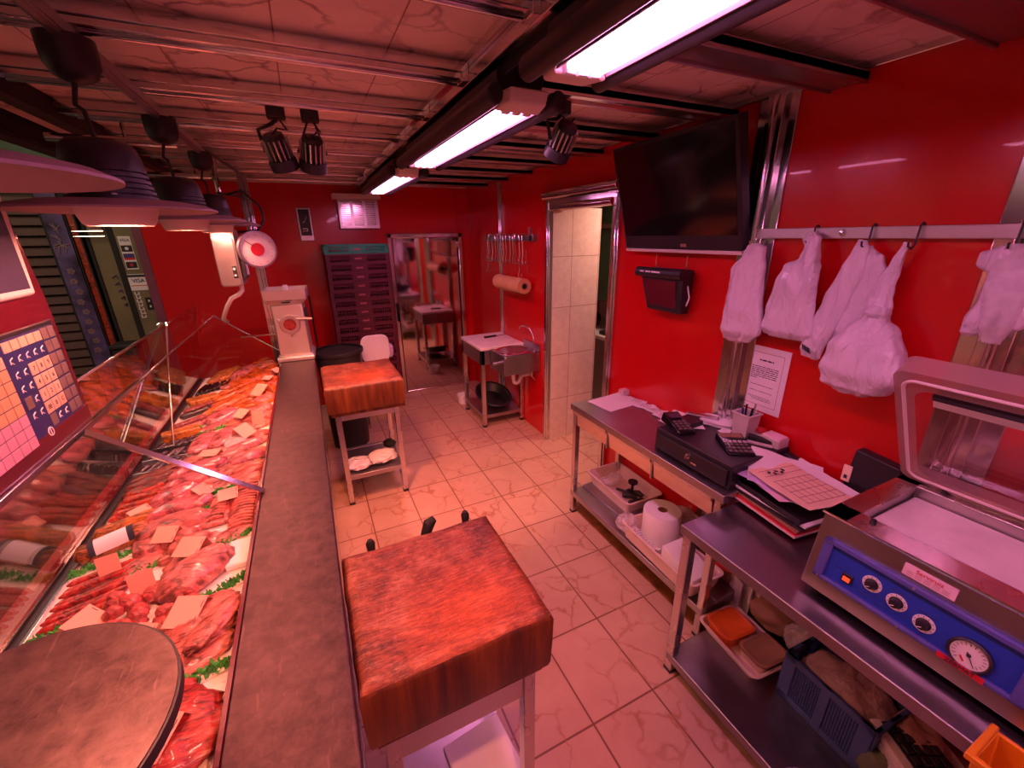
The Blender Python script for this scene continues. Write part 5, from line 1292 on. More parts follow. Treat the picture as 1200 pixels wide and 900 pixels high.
ga = link('pressure_gauge', MB().lathe([(.031,0),(.037,0),(.038,.010),(.034,.014),(.031,.010)], (0,0,0), 40, Wk, cap=False), M['black'], t, ang=40)
link('gauge_face', MB().lathe([(.001,.004),(.032,.004),(.032,.008),(.001,.008)], (0,0,0), 40, Wk), M['dial'], ga)
tk = MB()
for k in range(16):
    a = math.radians(-45+k*18); tk.tube([Wk @ Vector((.022*math.cos(a),.022*math.sin(a),.0085)), Wk @ Vector((.028*math.cos(a),.028*math.sin(a),.0085))], .0007, 4)
link('tick', tk, M['ink'], ga)
link('needle', MB().tube([Wk @ Vector((-.004,.006,.010)), Wk @ Vector((.014,-.022,.010))], [.0014,.0006], 5).lathe([(.001,.008),(.004,.008),(.004,.011),(.001,.011)], (0,0,0), 12, Wk), M['ink'], ga)
link('red_zone', MB().tube([Wk @ Vector((-.012,-.010,.0088)), Wk @ Vector((-.004,-.020,.0088))], .0022, 5), M['redlab'], ga)
bd = fpl('maker_plate', .142, .222, .800, .813, .0145, .0165, M['redlab'], t)
text('lettering', 'ZERMAT', FP(.182,.8065,.0172), (0,-1,0), upv, .0135, M['ink'], bd)
lp = fpl('service_label', .235, .335, .935, .966, .0005, .0015, M['paperpink'], t)
text('lettering', 'Serviruiz', FP(.285,.956,.0020), (0,-1,0), upv, .015, M['redlab'], lp)
g = MB()
for k in range(3):
    for q in range(5):
        a = FP(.327-q*.017,.948-k*.004,.0018); g.tube([a, FP(.327-q*.017-.013,.948-k*.004,.0018)], .0006, 4)
link('small_print', g, M['cratemark'], lp)
for (y,z) in ((.490,.914),(.490,.806),(.300,.919),(.300,.804),(.10,.919)):
    link('screw', MB().lathe([(.003,.014),(.003,.0155),(.001,.016)], (0,0,0), 8, onface(y,z)), M['steel'], t)
g = MB()
for (y0_,y1_,z) in ((.46,.444,.858),(.40,.37,.826),(.36,.33,.822),(.34,.30,.885),(.28,.245,.872)):
    link('panel_print', MB().tube([FP(y0_,z,.0036), FP(y1_,z-.001,.0036)], .0009, 4), M['ink'], cp)
for (x,y) in ((1.235,.50),(1.235,-.17),(1.64,.50),(1.64,-.17)):
    link('foot', MB().lathe([(.018,.730),(.016,.754),(.001,.754)], (x,y,0), 16), M['black'], t)
# lid, hinged at the back and raised
HB = Vector((1.675,0,1.010)); HT = Vector((1.405,0,1.415)); lu = (HT-HB).normalized(); ln_ = Vector((-lu.z,0,lu.x)); ln_ = ln_ if ln_.x < 0 else -ln_
LL = (HT-HB).length; la, lb = -.19, .530
def LP(y,u,o): return HB+lu*u+ln_*o+Vector((0,y,0))
def lring(y0_,y1_,u0,u1,r_,o):
    return [LP((y0_+y1_)/2+p[0],(u0+u1)/2+p[1],o) for p in rrect(0,0,y1_-y0_,u1-u0,r_,6)]
outer = [lring(la,lb,0,LL,.03,-.030), lring(la,lb,0,LL,.03,.030)]
inner = [lring(la+.045,lb-.045,.045,LL-.06,.035,.030), lring(la+.055,lb-.055,.055,LL-.07,.03,-.022)]
lid = link('lid', MB().loft([inner[0],outer[1],outer[0]] , cap=False), M['lidframe'], t, ang=50)
link('lid_pane', MB().loft([inner[0],inner[1]], cap=False).add(inner[1], [tuple(range(len(inner[1])))]), M['lid'], lid, ang=50)
link('lid_back', MB().add(outer[0], [tuple(range(len(outer[0])))]), M['lid'], lid)
def lbar(name,u0,u1,o0,o1,mat):
    q = [LP(la+.06,u0,o0),LP(lb-.075,u0,o0),LP(lb-.075,u0,o1),LP(la+.06,u0,o1)]; q2 = [LP(la+.06,u1,o0),LP(lb-.075,u1,o0),LP(lb-.075,u1,o1),LP(la+.06,u1,o1)]
    return link(name, MB().hexa(q,q2), mat, lid, bev=.001)
lbar('seal_bar',LL-.135,LL-.105,-.018,.012,M['paper'])
lbar('seal_bar_backing',LL-.105,LL-.088,-.018,.016,M['black'])
link('gasket', MB().tube([p+ln_*.001 for p in lring(la+.022,lb-.022,.022,LL-.03,.03,.030)]+[lring(la+.022,lb-.022,.022,LL-.03,.03,.031)[0]], .005, 6), M['lampdrum'], lid)
link('hinge_rod', MB().tube([(1.675,ya+.02,1.0),(1.675,yb_-.01,1.0)], .008, 8), M['chrome'], t)
link('hinge_arm', MB().box((1.66,.20,.985),(1.69,.225,1.03)).box((1.60,.198,.988),(1.66,.228,1.0)), M['black'], t, bev=.003)

# ------------------------------------------------------------------ on the drawer table
def sheet(name, c, w_, d_, rz, mat, label, cat='paper', curl=.004, group=None, tilt=(0,0), seed=0, th=.0008):
    t = None; g = MB(); N = 8; vs = []; fs = []
    W = Matrix.Translation(Vector(c)) @ Euler((tilt[0],tilt[1],rz)).to_matrix().to_4x4()
    for s_ in (0,1):
        for j in range(N+1):
            for i in range(N+1):
                u, v = i/N-.5, j/N-.5
                z = curl*(noise.noise(Vector((u*2.2,v*2.2,seed)))+1.2*abs(u*v)*2)
                vs.append(W @ Vector((u*w_, v*d_, max(z,0)+s_*th)))
    q = (N+1)*(N+1)
    for j in range(N):
        for i in range(N):
            a = j*(N+1)+i; fs.append((a,a+N+1,a+N+2,a+1)); fs.append((q+a,q+a+1,q+a+N+2,q+a+N+1))
    bd_ = [i for i in range(N+1)]+[j*(N+1)+N for j in range(1,N+1)]+[N*(N+1)+i for i in range(N-1,-1,-1)]+[j*(N+1) for j in range(N-1,0,-1)]
    for i in range(len(bd_)):
        a, b_ = bd_[i], bd_[(i+1)%len(bd_)]; fs.append((a,b_,q+b_,q+a))
    g.add(vs, fs)
    o = single(name, g, M[mat], label, cat, group, ang=60)
    return o, W
def lines(o, W, rows, mat='ink', z=.0030, par=None):
    g = MB()
    for (x0_,x1_,y) in rows:
        g.add([W @ Vector((x0_,y-.0014,z)), W @ Vector((x1_,y-.0014,z)), W @ Vector((x1_,y+.0014,z)), W @ Vector((x0_,y+.0014,z))], [(0,1,2,3)])
    return link('printed_line', g, M[mat], o, smooth=False)
o, W = sheet('paper_sheet', (1.585,1.885,.776), .27, .20, .12, 'paper', 'white paper sheet lying alone at the far end of the drawer table', curl=.002)
for k,(x,y,a,l_) in enumerate(((1.705,1.83,.3,'till receipt nearest the doorway by the wall'),(1.695,1.745,.6,'till receipt, second along the wall'),(1.700,1.665,.15,'till receipt, third along the wall'),(1.690,1.585,.5,'till receipt, fourth along the wall'),(1.655,1.50,.35,'till receipt touching the card terminal'))):
    o, W = sheet('receipt', (x,y,.777+.0008*k), .075, .12, a, 'paper', l_, curl=.012, seed=k)
    lines(o, W, [(-.028,.02,-.03+.012*q) for q in range(5)], 'cratemark', .007)
single('clear_box', MB().box((1.69,1.94,.776),(1.742,1.985,.81)), M['bagclear'], 'small clear box at the far corner of the drawer table', 'box', bev=.003)
t = thing('cash_drawer', 'black cash drawer on the steel drawer table', 'cash drawer', (1.56,1.13,.776))
TX0,TX1,TY0,TY1,TZ = 1.372,1.738,.925,1.335,.883
link('case', MB().box((TX0+.012,TY0,.776),(TX1,TY1,TZ)), M['black'], t, bev=.005)
fr = link('drawer_front', MB().box((TX0,TY0+.012,.786),(TX0+.014,TY1-.012,.862)), M['black'], t, bev=.003)
link('lock', MB().lathe([(.001,0),(.012,0),(.011,-.008),(.001,-.008)], (TX0,1.125,.836), 18, axis='x'), M['chrome'], fr)
link('key', MB().cb((TX0-.014,1.125,.836),(.014,.003,.014)), M['steel'], fr)
link('slot', MB().cb((TX0-.001,1.095,.812),(.003,.030,.006)), M['chrome'], fr)
t = thing('card_terminal', 'black card terminal with a paper slip on the cash drawer', 'card terminal', (1.47,1.29,TZ), -.35)
S = dict(world=False)
link('case', MB().hexa([(-.045,-.09,0),(.045,-.09,0),(.045,.09,0),(-.045,.09,0)],[(-.038,-.085,.022),(.038,-.085,.022),(.038,.085,.045),(-.038,.085,.045)]), M['blackgloss'], t, bev=.006, **S)
for k in range(3):
    for q in range(4): link('key', MB().cb((-.022+.022*k,-.07+.02*q,.0255+.0025*q),(.014,.012,.005)), M['darkkey'], t, bev=.001, **S)
link('screen', MB().cb((0,.035,.041),(.05,.04,.004)), M['screenm'], t, **S)
link('paper_slip', MB().hexa([(.05,-.03,.004),(.11,-.05,.004),(.12,.0,.008),(.055,.02,.010)],[(.05,-.03,.005),(.11,-.05,.005),(.12,.0,.009),(.055,.02,.011)]), M['paper'], t, **S)
t = thing('bill_box', 'open black flip case leaning behind the card terminal', 'case', (1.58,1.36,TZ-.0))
link('case', MB().box((1.50,1.24,TZ),(1.58,1.33,TZ+.03)), M['black'], t, bev=.004)
single('clip_board', MB().cb((1.64,1.30,TZ+.014),(.035,.15,.024),.55), M['darksteel'], 'steel bulldog clip bar beside the paper pile on the cash drawer', 'clip', bev=.004)
single('grey_folder', MB().hexa([(1.66,1.37,.777),(1.72,1.37,.777),(1.72,1.56,.777),(1.66,1.56,.777)],[(1.71,1.38,.845),(1.713,1.38,.845),(1.713,1.54,.83),(1.71,1.54,.83)]), M['lampdrum'], 'grey folder propped on the wall behind the card terminal', 'folder')
for k in range(5):
    o, W = sheet('paper_sheet', (1.668+.003*(k%3),1.235+.004*(k%2),TZ+.001+.0035*k), .10, .14, .4+.12*((k*3)%4), 'paper', ['lowest','second','third','fourth','topmost'][k]+' white slip in the paper pile beside the pen cup', curl=.006, seed=k+20)
t = thing('pen_cup', 'square grey plastic pen cup full of pens', 'pen cup', (1.668,1.095,TZ))
g = MB(); 
def sq(w_, z): return [(1.668-w_,1.095-w_,z),(1.668+w_,1.095-w_,z),(1.668+w_,1.095+w_,z),(1.668-w_,1.095+w_,z)]
link('cup', g.loft([sq(.001,TZ+.001),sq(.034,TZ+.001),sq(.040,TZ+.105),sq(.046,TZ+.105),sq(.046,TZ+.112),sq(.036,TZ+.112),sq(.030,TZ+.006),sq(.001,TZ+.006)]), M['traygrey'], t, bev=.002)
for k,(dx,dy,l_,mt,nm) in enumerate(((.01,.012,.14,'black','black pen'),(-.014,.006,.135,'blued','blue pen'),(-.004,-.016,.14,'black','dark marker'),(.016,-.010,.15,'steel','silver pen'))):
    single('pen', MB().tube([(1.668+dx*.6,1.095+dy*.6,TZ+.008),(1.668+dx*1.6,1.095+dy*1.6,TZ+l_)], .0048, 8), M[mt], nm+' standing in the square grey cup', 'pen')
single('paper_slip', MB().hexa([(1.672,1.075,TZ+.04),(1.690,1.085,TZ+.04),(1.690,1.086,TZ+.04),(1.672,1.076,TZ+.04)],[(1.668,1.05,TZ+.165),(1.70,1.065,TZ+.17),(1.70,1.066,TZ+.17),(1.668,1.051,TZ+.165)]), M['paper'], 'folded white slip sticking out of the pen cup', 'paper')
t = thing('calculator', 'black desk calculator with pale keys on the cash drawer', 'calculator', (1.535,1.035,TZ), -.55)
link('case', MB().hexa([(-.055,-.08,0),(.055,-.08,0),(.055,.08,0),(-.055,.08,0)],[(-.053,-.078,.010),(.053,-.078,.010),(.053,.078,.030),(-.053,.078,.030)]), M['blackgloss'], t, bev=.004, **S)
link('screen', MB().hexa([(-.045,.040,.025),(.045,.040,.025),(.045,.070,.0285),(-.045,.070,.0285)],[(-.045,.040,.0268),(.045,.040,.0268),(.045,.070,.0305),(-.045,.070,.0305)]), M['cardboard'], t, **S)
for r in range(4):
    for c_ in range(5):
        link('key', MB().cb((-.040+.020*c_,-.062+.023*r,.0135+.0028*r),(.014,.015,.006)), M['darkkey'] if (r,c_) != (3,0) and r < 3 else M['traygrey'], t, bev=.0015, **S)
o, W = sheet('paper_slip', (1.625,1.155,TZ+.001), .055, .045, .2, 'paper', 'tiny white slip between calculator and pen cup', curl=.008, seed=31)
t = thing('stapler', 'grey and black stapler beside the pen cup', 'stapler', (1.655,1.005,TZ), .5)
link('base', MB().cb((0,0,.006),(.05,.10,.012)), M['traygrey'], t, bev=.004, **S)
link('arm', MB().hexa([(-.014,-.048,.012),(.014,-.048,.012),(.014,.05,.012),(-.014,.05,.012)],[(-.012,-.045,.026),(.012,-.045,.026),(.012,.05,.036),(-.012,.05,.036)]), M['black'], t, bev=.003, **S)
t = thing('note_box', 'pale square note box on the cash drawer by the red wall', 'note box', (1.70,.965,TZ))
link('box', MB().cb((1.700,.975,TZ+.020),(.070,.085,.040)), M['traygrey'], t, bev=.004)
link('note_block', MB().cb((1.700,.975,TZ+.042),(.060,.075,.006)), M['paperpink'], t, bev=.001)
t = thing('ink_stamp', 'red topped stamp beside the note box', 'stamp', (1.705,1.045,TZ))
link('base', MB().cb((1.712,1.045,TZ+.012),(.045,.05,.024)), M['traygrey'], t, bev=.003)
link('grip', MB().blob((1.710,1.045,TZ+.034),(.045,.045,.030),0,.02,1,3,.6,3), M['redlab'], t, ang=180)

# ------------------------------------------------------------------ letter tray with papers on the nearer table
t = thing('letter_tray', 'two tier black letter tray stuffed with folders on the worktable', 'letter tray', (1.525,.79,.731), -.12)
for k,z in enumerate((0,.055)):
    link('tray', MB().cb((0,0,z+.006),(.225,.29,.005)).cb((0,.143,z+.022),(.225,.005,.035)).cb((.110,0,z+.022),(.005,.29,.035)).cb((-.110,0,z+.015),(.005,.29,.020)), M['black'], t, bev=.001, **S)
for sx in (-1,1):
    for sy in (-1,1): link('post', MB().cb((sx*.10,sy*.13,.03),(.012,.012,.062)), M['blued'], t, bev=.002, **S)
t2 = thing('folder', 'dark red folder lowest in the letter tray', 'folder', (1.515,.785,.741), -.12)
link('cover', MB().cb((-.014,-.004,.010),(.215,.285,.014)), M['redlab'], t2, bev=.002, **S)
link('pages', MB().cb((-.018,-.006,.010),(.212,.285,.008)), M['tray'], t2, **S)
for k,(nm,mt,l_,cc) in enumerate((('folder','cardboard','brown folder above the dark red one in the letter tray','folder'),('folder','black','black folder in the middle of the letter tray','folder'),('envelope','paper','white envelope pile edge in the letter tray','envelope'))):
    single(nm, MB().cb((1.512+.004*k,.785-.004*k,.764+.012*k),(.215,.285,.008),-.12+.03*k), M[mt], l_, cc, bev=.001)
zt = .832
for k,(c,w_,d_,rz,mt,l_,tl) in enumerate((((1.535,.83,zt),.21,.28,-.35,'paperpink','pale pink sheet spread lowest on the letter tray',(0,.05)),((1.53,.80,zt+.008),.21,.29,.05,'bagpurple','lilac sheet under the tan form on the letter tray',(.0,-.02)),((1.575,.835,zt+.014),.20,.26,.6,'paper','white sheet with its corner sticking up on the letter tray',(.16,-.30)),((1.60,.76,zt+.012),.20,.28,-.25,'paper','white sheet fanned toward the wall on the letter tray',(0,-.10)),((1.525,.755,zt+.026),.205,.27,-.18,'papertan','tan printed form on top of the letter tray',(0,-.02)))):
    o, W = sheet('paper_sheet', c, w_, d_, rz, mt, l_, curl=.012, tilt=tl, seed=40+k)
    if k == 4:
        lines(o, W, [(-.085,.085,-.11+.035*q) for q in range(7)], 'cratemark', .014)
        g = MB()
        for q in range(7):
            x = -.08+.027*q; g.add([W @ Vector((x-.001,-.11,.014)), W @ Vector((x+.001,-.11,.014)), W @ Vector((x+.001,.03,.014)), W @ Vector((x-.001,.03,.014))], [(0,1,2,3)])
        for q in range(5):
            g.cb(W @ Vector((-.05+.016*q,.085-.012*(q%2),.015)), (.014,.010,.001), .5+q)
        link('grid_print', g, M['ink'], o, smooth=False)
    if k == 2:
        g = MB()
        for q in range(3): g.cb(W @ Vector((-.05,.05-.04*q,.013)), (.02,.025,.001), rz)
        link('print', g, M['ink'], o, smooth=False)
t = thing('document_case', 'black document case standing against the red wall behind the papers', 'case', (1.70,.72,.731))
link('case', MB().hexa([(1.685,.66,.731),(1.735,.66,.731),(1.735,.93,.731),(1.685,.93,.731)],[(1.70,.66,.815),(1.735,.66,.815),(1.735,.93,.870),(1.70,.93,.870)]), M['black'], t, bev=.006)
t = thing('wall_box', 'black box with a beige switch plate behind the vacuum sealer', 'box', (1.70,.60,.86))
link('box', MB().hexa([(1.70,.545,.80),(R-.002,.545,.80),(R-.002,.705,.80),(1.70,.705,.80)],[(1.70,.545,.985),(R-.002,.545,.985),(R-.002,.685,1.0),(1.70,.685,1.0)]), M['black'], t, bev=.006)
sp = link('socket_plate', MB().box((1.694,.678,.865),(1.700,.706,.930)), M['papertan'], t, bev=.002)
link('socket_hole', MB().cb((1.693,.692,.885),(.003,.010,.014)), M['ink'], sp)

# ------------------------------------------------------------------ drawer table shelf
def tub_tray(name, label, c, w_, d_, h_, rz, mat, th=.008, taper=.86, cat='tray'):
    t = thing(name, label, cat, c, rz)
    def rr(wk, dk_, z, r_): return [(p[0],p[1],z) for p in rrect(0,0,wk,dk_,r_,5)]
    rings = [rr(w_*taper,d_*taper,0,.02), rr(w_,d_,h_-.008,.025), rr(w_+.016,d_+.016,h_-.006,.03), rr(w_+.016,d_+.016,h_,.03), rr(w_-.006,d_-.006,h_,.022), rr(w_*taper-th,d_*taper-th,th,.018)]
    link('basin', MB().loft(rings), mat, t, world=False, ang=50)
    return t
tub_tray('tray', 'pale pink plastic tray of dark tools on the shelf under the far drawer', (1.600,1.770,.187), .255, .415, .085, -.02, M['tray'])
for k,(a,b_,r_,l_) in enumerate((((1.56,1.72),(1.62,1.66),.022,'thick dark tool handle in the pink tray'),((1.58,1.70),(1.63,1.74),.020,'dark round tool head in the pink tray'),((1.54,1.64),(1.67,1.60),.014,'long dark tool across the near end of the pink tray'),((1.57,1.79),(1.60,1.68),.010,'thin dark rod in the pink tray'),((1.64,1.71),(1.66,1.65),.018,'short dark fitting by the wall side of the pink tray'))):
    single('tool', MB().tube([(a[0],a[1],.215),((a[0]+b_[0])/2,(a[1]+b_[1])/2,.225),(b_[0],b_[1],.215)], [r_*.8,r_,r_*.7], 10), M['black'], l_, 'tool')
t = thing('stopper', 'dark stopper with flat round head standing in the pink tray', 'tool', (1.63,1.715,.20))
link('stem', MB().tube([(1.63,1.715,.20),(1.63,1.715,.285)], .008, 8), M['black'], t)
link('head', MB().lathe([(.001,.285),(.030,.285),(.030,.296),(.001,.296)], (1.63,1.715,0), 20), M['black'], t)
single('plastic_bag', MB().blob((1.60,1.88,.225),(.15,.10,.05),.3,.35,2.4,331,.4,4), M['bagclear'], 'thin clear bag at the far end of the pink tray', 'plastic bag', ang=180)
tub_tray('tray', 'long pale pink tray holding papers and the paper roll', (1.430,1.215,.187), .19, .50, .085, -.04, M['tray'], taper=.93)
t = thing('paper_roll', 'large white paper towel roll standing in the long tray', 'paper roll', (1.470,1.315,.20))
link('roll', MB().lathe([(.024,.20),(.090,.20),(.094,.205),(.094,.397),(.090,.402),(.026,.402),(.024,.398)], (1.470,1.315,0), 48, cap=False), M['paper'], t, ang=50)
link('core', MB().lathe([(.020,.202),(.026,.202),(.026,.400),(.020,.400)], (1.470,1.315,0), 28, cap=False), M['cardboard'], t)
o, W = sheet('paper_sheet', (1.385,1.34,.225), .09, .20, .1, 'paper', 'printed white sheet in the long tray beside the paper roll', curl=.02, seed=50, tilt=(0,.3)); lines(o, W, [(-.03,.03,-.07+.02*q) for q in range(7)], 'blued', .02)
t = thing('white_carton', 'white carton lying in the near end of the long tray', 'carton', (1.40,1.06,.20), .0)
link('box', MB().hexa([(1.345,.985,.20),(1.475,.985,.20),(1.475,1.18,.20),(1.345,1.18,.20)],[(1.345,.985,.275),(1.475,.985,.275),(1.475,1.18,.325),(1.345,1.18,.325)]), M['paper'], t, bev=.003)
link('printed_mark', MB().cb((1.3995,.984,.25),(.022,.002,.022)), M['redlab'], t)
single('clear_bag', MB().blob((1.385,1.475,.235),(.11,.10,.10),0,.35,2.6,333,.7,4), M['bagclear'], 'scrunched clear bag at the far end of the long tray', 'plastic bag', ang=180)
single('cloth_bundle', MB().blob((1.64,1.28,.26),(.15,.30,.14),0,.35,2.6,334,.5,4), M['cloth'], 'crumpled cloth against the wall behind the paper roll', 'cloth', ang=180)
single('cardboard_box', MB().box((1.56,.96,.187),(1.72,1.14,.26)), M['cardboard'], 'brown cardboard box behind the white carton', 'box', bev=.003)
single('red_packet', MB().cb((1.56,1.00,.275),(.05,.11,.025),.3), M['redlab'], 'red packet on the brown cardboard box', 'packet', bev=.004)

# ------------------------------------------------------------------ nearer table shelf
tub_tray('tray', 'pink plastic tray with two lidded tubs on the worktable shelf', (1.415,.760,.099), .20, .285, .045, -.10, M['tray'])
def lidded(label, c, w_, d_, h_, rz, mat, lm):
    t = thing('food_tub', label, 'tub', c, rz)
    def rr(wk,dk_,z,r_): return [(p[0],p[1],z) for p in rrect(0,0,wk,dk_,r_,5)]
    link('tub', MB().loft([rr(w_*.85,d_*.85,0,.02),rr(w_,d_,h_,.028)]), mat, t, world=False, ang=50)
    link('lid', MB().loft([rr(w_+.008,d_+.008,h_-.004,.03),rr(w_+.010,d_+.010,h_+.004,.03),rr(w_-.012,d_-.012,h_+.006,.024),rr(w_-.018,d_-.018,h_+.003,.022)]), lm, t, world=False, ang=50)
lidded('orange lidded tub at the far end of the pink tray', (1.405,.820,.108), .15, .125, .06, -.1, M['orange'], M['orange'])
lidded('clear brownish lidded tub at the near end of the pink tray', (1.425,.682,.108), .15, .115, .05, -.1, M['tray'], M['cardboard'])
for k,(x,y) in enumerate(((1.56,.93),(1.585,.90),(1.60,.875),(1.62,.85))):
    single('card_strip', MB().cb((x,y,.185),(.006,.10,.16),-.35+.05*k,rot=None), M['paper'] if k%2 else M['traygrey'], ['first','second','third','fourth'][k]+' upright pale board from the cabinet leg in the row behind the orange tub', 'board')
single('paper_sack', MB().blob((1.62,.75,.165),(.17,.22,.14),.2,.2,2,340,.6,4), M['cardboard'], 'folded brown paper sack behind the two lidded tubs', 'paper sack', ang=180)
single('clear_bag', MB().blob((1.575,.625,.18),(.09,.13,.15),.2,.25,2.4,341,.7,4), M['bagclear'], 'clear bag squeezed between brown sack and blue crate', 'plastic bag', ang=180)
t = thing('blue_crate', 'blue plastic crate with grille side holding a clear bag', 'crate', (1.46,.43,.099), -.06)
w_, d_, h_ = .20, .285, .205
g = MB()
for sx in (-1,1):
    g.cb((sx*w_/2,0,h_-.012),(.012,d_,.024)).cb((sx*w_/2,0,.014),(.012,d_,.028)).cb((sx*w_/2,-d_/2+.02,h_/2),(.012,.04,h_)).cb((sx*w_/2,d_/2-.02,h_/2),(.012,.04,h_)).cb((sx*w_/2,0,h_/2),(.014,.03,h_))
for sy in (-1,1):
    g.cb((0,sy*d_/2,h_-.012),(w_,.012,.024)).cb((0,sy*d_/2,.014),(w_,.012,.028)).cb((0,sy*d_/2,h_/2),(.05,.012,h_)).cb((-w_/2+.015,sy*d_/2,h_/2),(.03,.012,h_)).cb((w_/2-.015,sy*d_/2,h_/2),(.03,.012,h_))
g.cb((0,0,.006),(w_,d_,.012))
link('frame', g, M['crateblue'], t, bev=.002, world=False)
g = MB()
for sx in (-1,1):
    for k in range(26):
        y = -d_/2+.04+k*(d_-.08)/25
        g.cb((sx*w_/2,y,h_/2),(.006,.0028,h_-.05))
    for k in range(16): g.cb((sx*w_/2,0,.03+k*(h_-.06)/15),(.006,d_-.08,.0028))
for sy in (-1,1):
    for k in range(12): g.cb((-w_/2+.03+k*(w_-.06)/11,sy*d_/2,h_/2),(.003,.006,h_-.05))
    for k in range(14): g.cb((0,sy*d_/2,.03+k*(h_-.06)/13),(w_-.06,.006,.0028))
link('grille', g, M['crateblue'], t, world=False, smooth=False)
o = single('clear_bag', MB().blob((1.465,.425,.225),(.20,.27,.17),0,.2,2.2,342,1,4), M['baggy'], 'big milky plastic bag stuffed into the blue crate', 'plastic bag', ang=180)
link('red_print', MB().cb((0,0,0),(.001,.001,.001)).add([Vector((.02,-.128,.05))+Vector((.012*k,.004*k,.006*(k%2))) for k in range(4)]+[Vector((.02,-.120,.095))+Vector((.012*k,.004*k,.004*(k%2))) for k in range(4)], [(0,1,5,4),(2,3,7,6)]), M['redlab'], o, world=False)
single('brown_bag', MB().blob((1.50,.245,.20),(.17,.14,.20),.3,.3,2.4,343,.8,4), M['papersack'], 'crumpled brown bag between blue crate and keyboard', 'bag', ang=180)
single('green_bag', MB().blob((1.38,.27,.16),(.09,.10,.13),.3,.3,2.4,344,.8,4), M['greenbag'], 'dull green bag at the near end of the blue crate', 'bag', ang=180)
t = thing('keyboard', 'black keyboard lying on a pale case on the worktable shelf', 'keyboard', (1.40,.165,.25), -.5)
link('case', MB().cb((0,0,.012),(.15,.30,.022)), M['lampdrum'], t, bev=.004, **S)
link('key_bed', MB().cb((.01,0,.025),(.115,.28,.006)), M['black'], t, bev=.002, **S)
for r in range(4):
    for c_ in range(9): link('key', MB().cb((-.030+.027*r,-.12+.030*c_,.031),(.022,.025,.009)), M['black'], t, bev=.002, **S)
single('pale_case', MB().cb((1.41,.13,.174),(.20,.30,.15),-.5), M['traygrey'], 'pale box under the black keyboard', 'box', bev=.006)
t = thing('waste_bin', 'bin with lilac liner on the floor by the worktable', 'bin', (1.012,.262,0))
link('bucket', MB().lathe([(.001,0),(.07,0),(.088,.22),(.083,.22),(.066,.006),(.001,.006)], (1.012,.262,0), 36), M['black'], t, ang=50)
pr = []; nb_ = 48; rows_ = []
for (r_,z,am) in ((.095,.12,.004),(.100,.18,.008),(.104,.22,.010),(.104,.272,.009),(.092,.276,.007),(.072,.23,.005),(.058,.10,.005),(.02,.05,.004)):
    rows_.append([(1.012+(r_+am*noise.noise(Vector((math.cos(2*PI*k/nb_)*4,math.sin(2*PI*k/nb_)*4,z*9))))*math.cos(2*PI*k/nb_), .262+(r_+am*noise.noise(Vector((math.cos(2*PI*k/nb_)*4,math.sin(2*PI*k/nb_)*4,z*9))))*math.sin(2*PI*k/nb_), z+.02*noise.noise(Vector((math.cos(2*PI*k/nb_)*2,math.sin(2*PI*k/nb_)*2,5)))) for k in range(nb_)])
link('liner', MB().loft(rows_), M['bagpurple'], t, ang=180)
t = thing('amber_tub', 'amber plastic tub hung on the front edge of the worktable', 'tub', (1.04,.02,.60))
ax0,ax1,ay0,ay1 = 1.000,1.106,-.14,.092
g = MB().loft([[(ax0+.02,ay0+.02,.56),(ax1,ay0+.02,.56),(ax1,ay1-.02,.56),(ax0+.02,ay1-.02,.56)],[(ax0,ay0,.80),(ax1,ay0,.80),(ax1,ay1,.80),(ax0,ay1,.80)],[(ax0+.006,ay0+.006,.80),(ax1-.006,ay0+.006,.80),(ax1-.006,ay1-.006,.80),(ax0+.006,ay1-.006,.80)],[(ax0+.026,ay0+.026,.57),(ax1-.006,ay0+.026,.57),(ax1-.006,ay1-.026,.57),(ax0+.026,ay1-.026,.57)]])
link('tub', g, M['yellow'], t, bev=.004)
link('rim', MB().box((ax0-.008,ay0-.008,.792),(ax1+.004,ay0+.004,.808)).box((ax0-.008,ay1-.004,.792),(ax1+.004,ay1+.008,.808)).box((ax0-.008,ay0,.792),(ax0+.004,ay1,.808)), M['yellow'], t, bev=.003)
link('hanger', MB().box((ax1-.004,ay0,.732),(ax1+.06,ay1,.736)).box((ax1-.004,ay0,.732),(ax1,ay1,.80)), M['yellow'], t)

# ------------------------------------------------------------------ bag rail on the right wall
t = thing('bag_rail', 'long flat steel rail fixed along the red wall holding bag hooks', 'rail', (R-.02,.5,1.72))
link('bar', MB().box((R-.034,-.6,1.722),(R-.024,1.235,1.760)), M['steelrail'], t, bev=.002)
for y in (.955,.32): link('spacer', MB().lathe([(.012,-.024),(.012,0),(.001,0)], (R-.001,y,1.741), 12, axis='x'), M['steel'], t)
link('screw', MB().lathe([(.001,0),(.011,0),(.009,-.008),(.001,-.010)], (R-.034,.905,1.741), 16, axis='x'), M['chrome'], t)
for k,(y,l_) in enumerate(((1.22,'wire hook at the far end of the bag rail'),(.995,'wire hook over the second bag from the television'),(.815,'wire hook over the folded bag with a barcode'),(.690,'thick wire hook over the knotted full bag'),(.478,'wire hook over the bags nearest the vacuum sealer'))):
    t = thing('bag_hook', l_, 'hook', (R-.03,y,1.72), 0, 'wire hooks on the bag rail')
    link('hook_wire', MB().tube([(R-.020,y,1.752),(R-.022,y,1.766),(R-.034,y,1.768),(R-.044,y,1.760),(R-.045,y,1.73),(R-.047,y,1.705),(R-.058,y+.002,1.692),(R-.075,y+.004,1.700),(R-.078,y+.004,1.714)], .003, 8), M['black'] if k else M['chrome'], t)
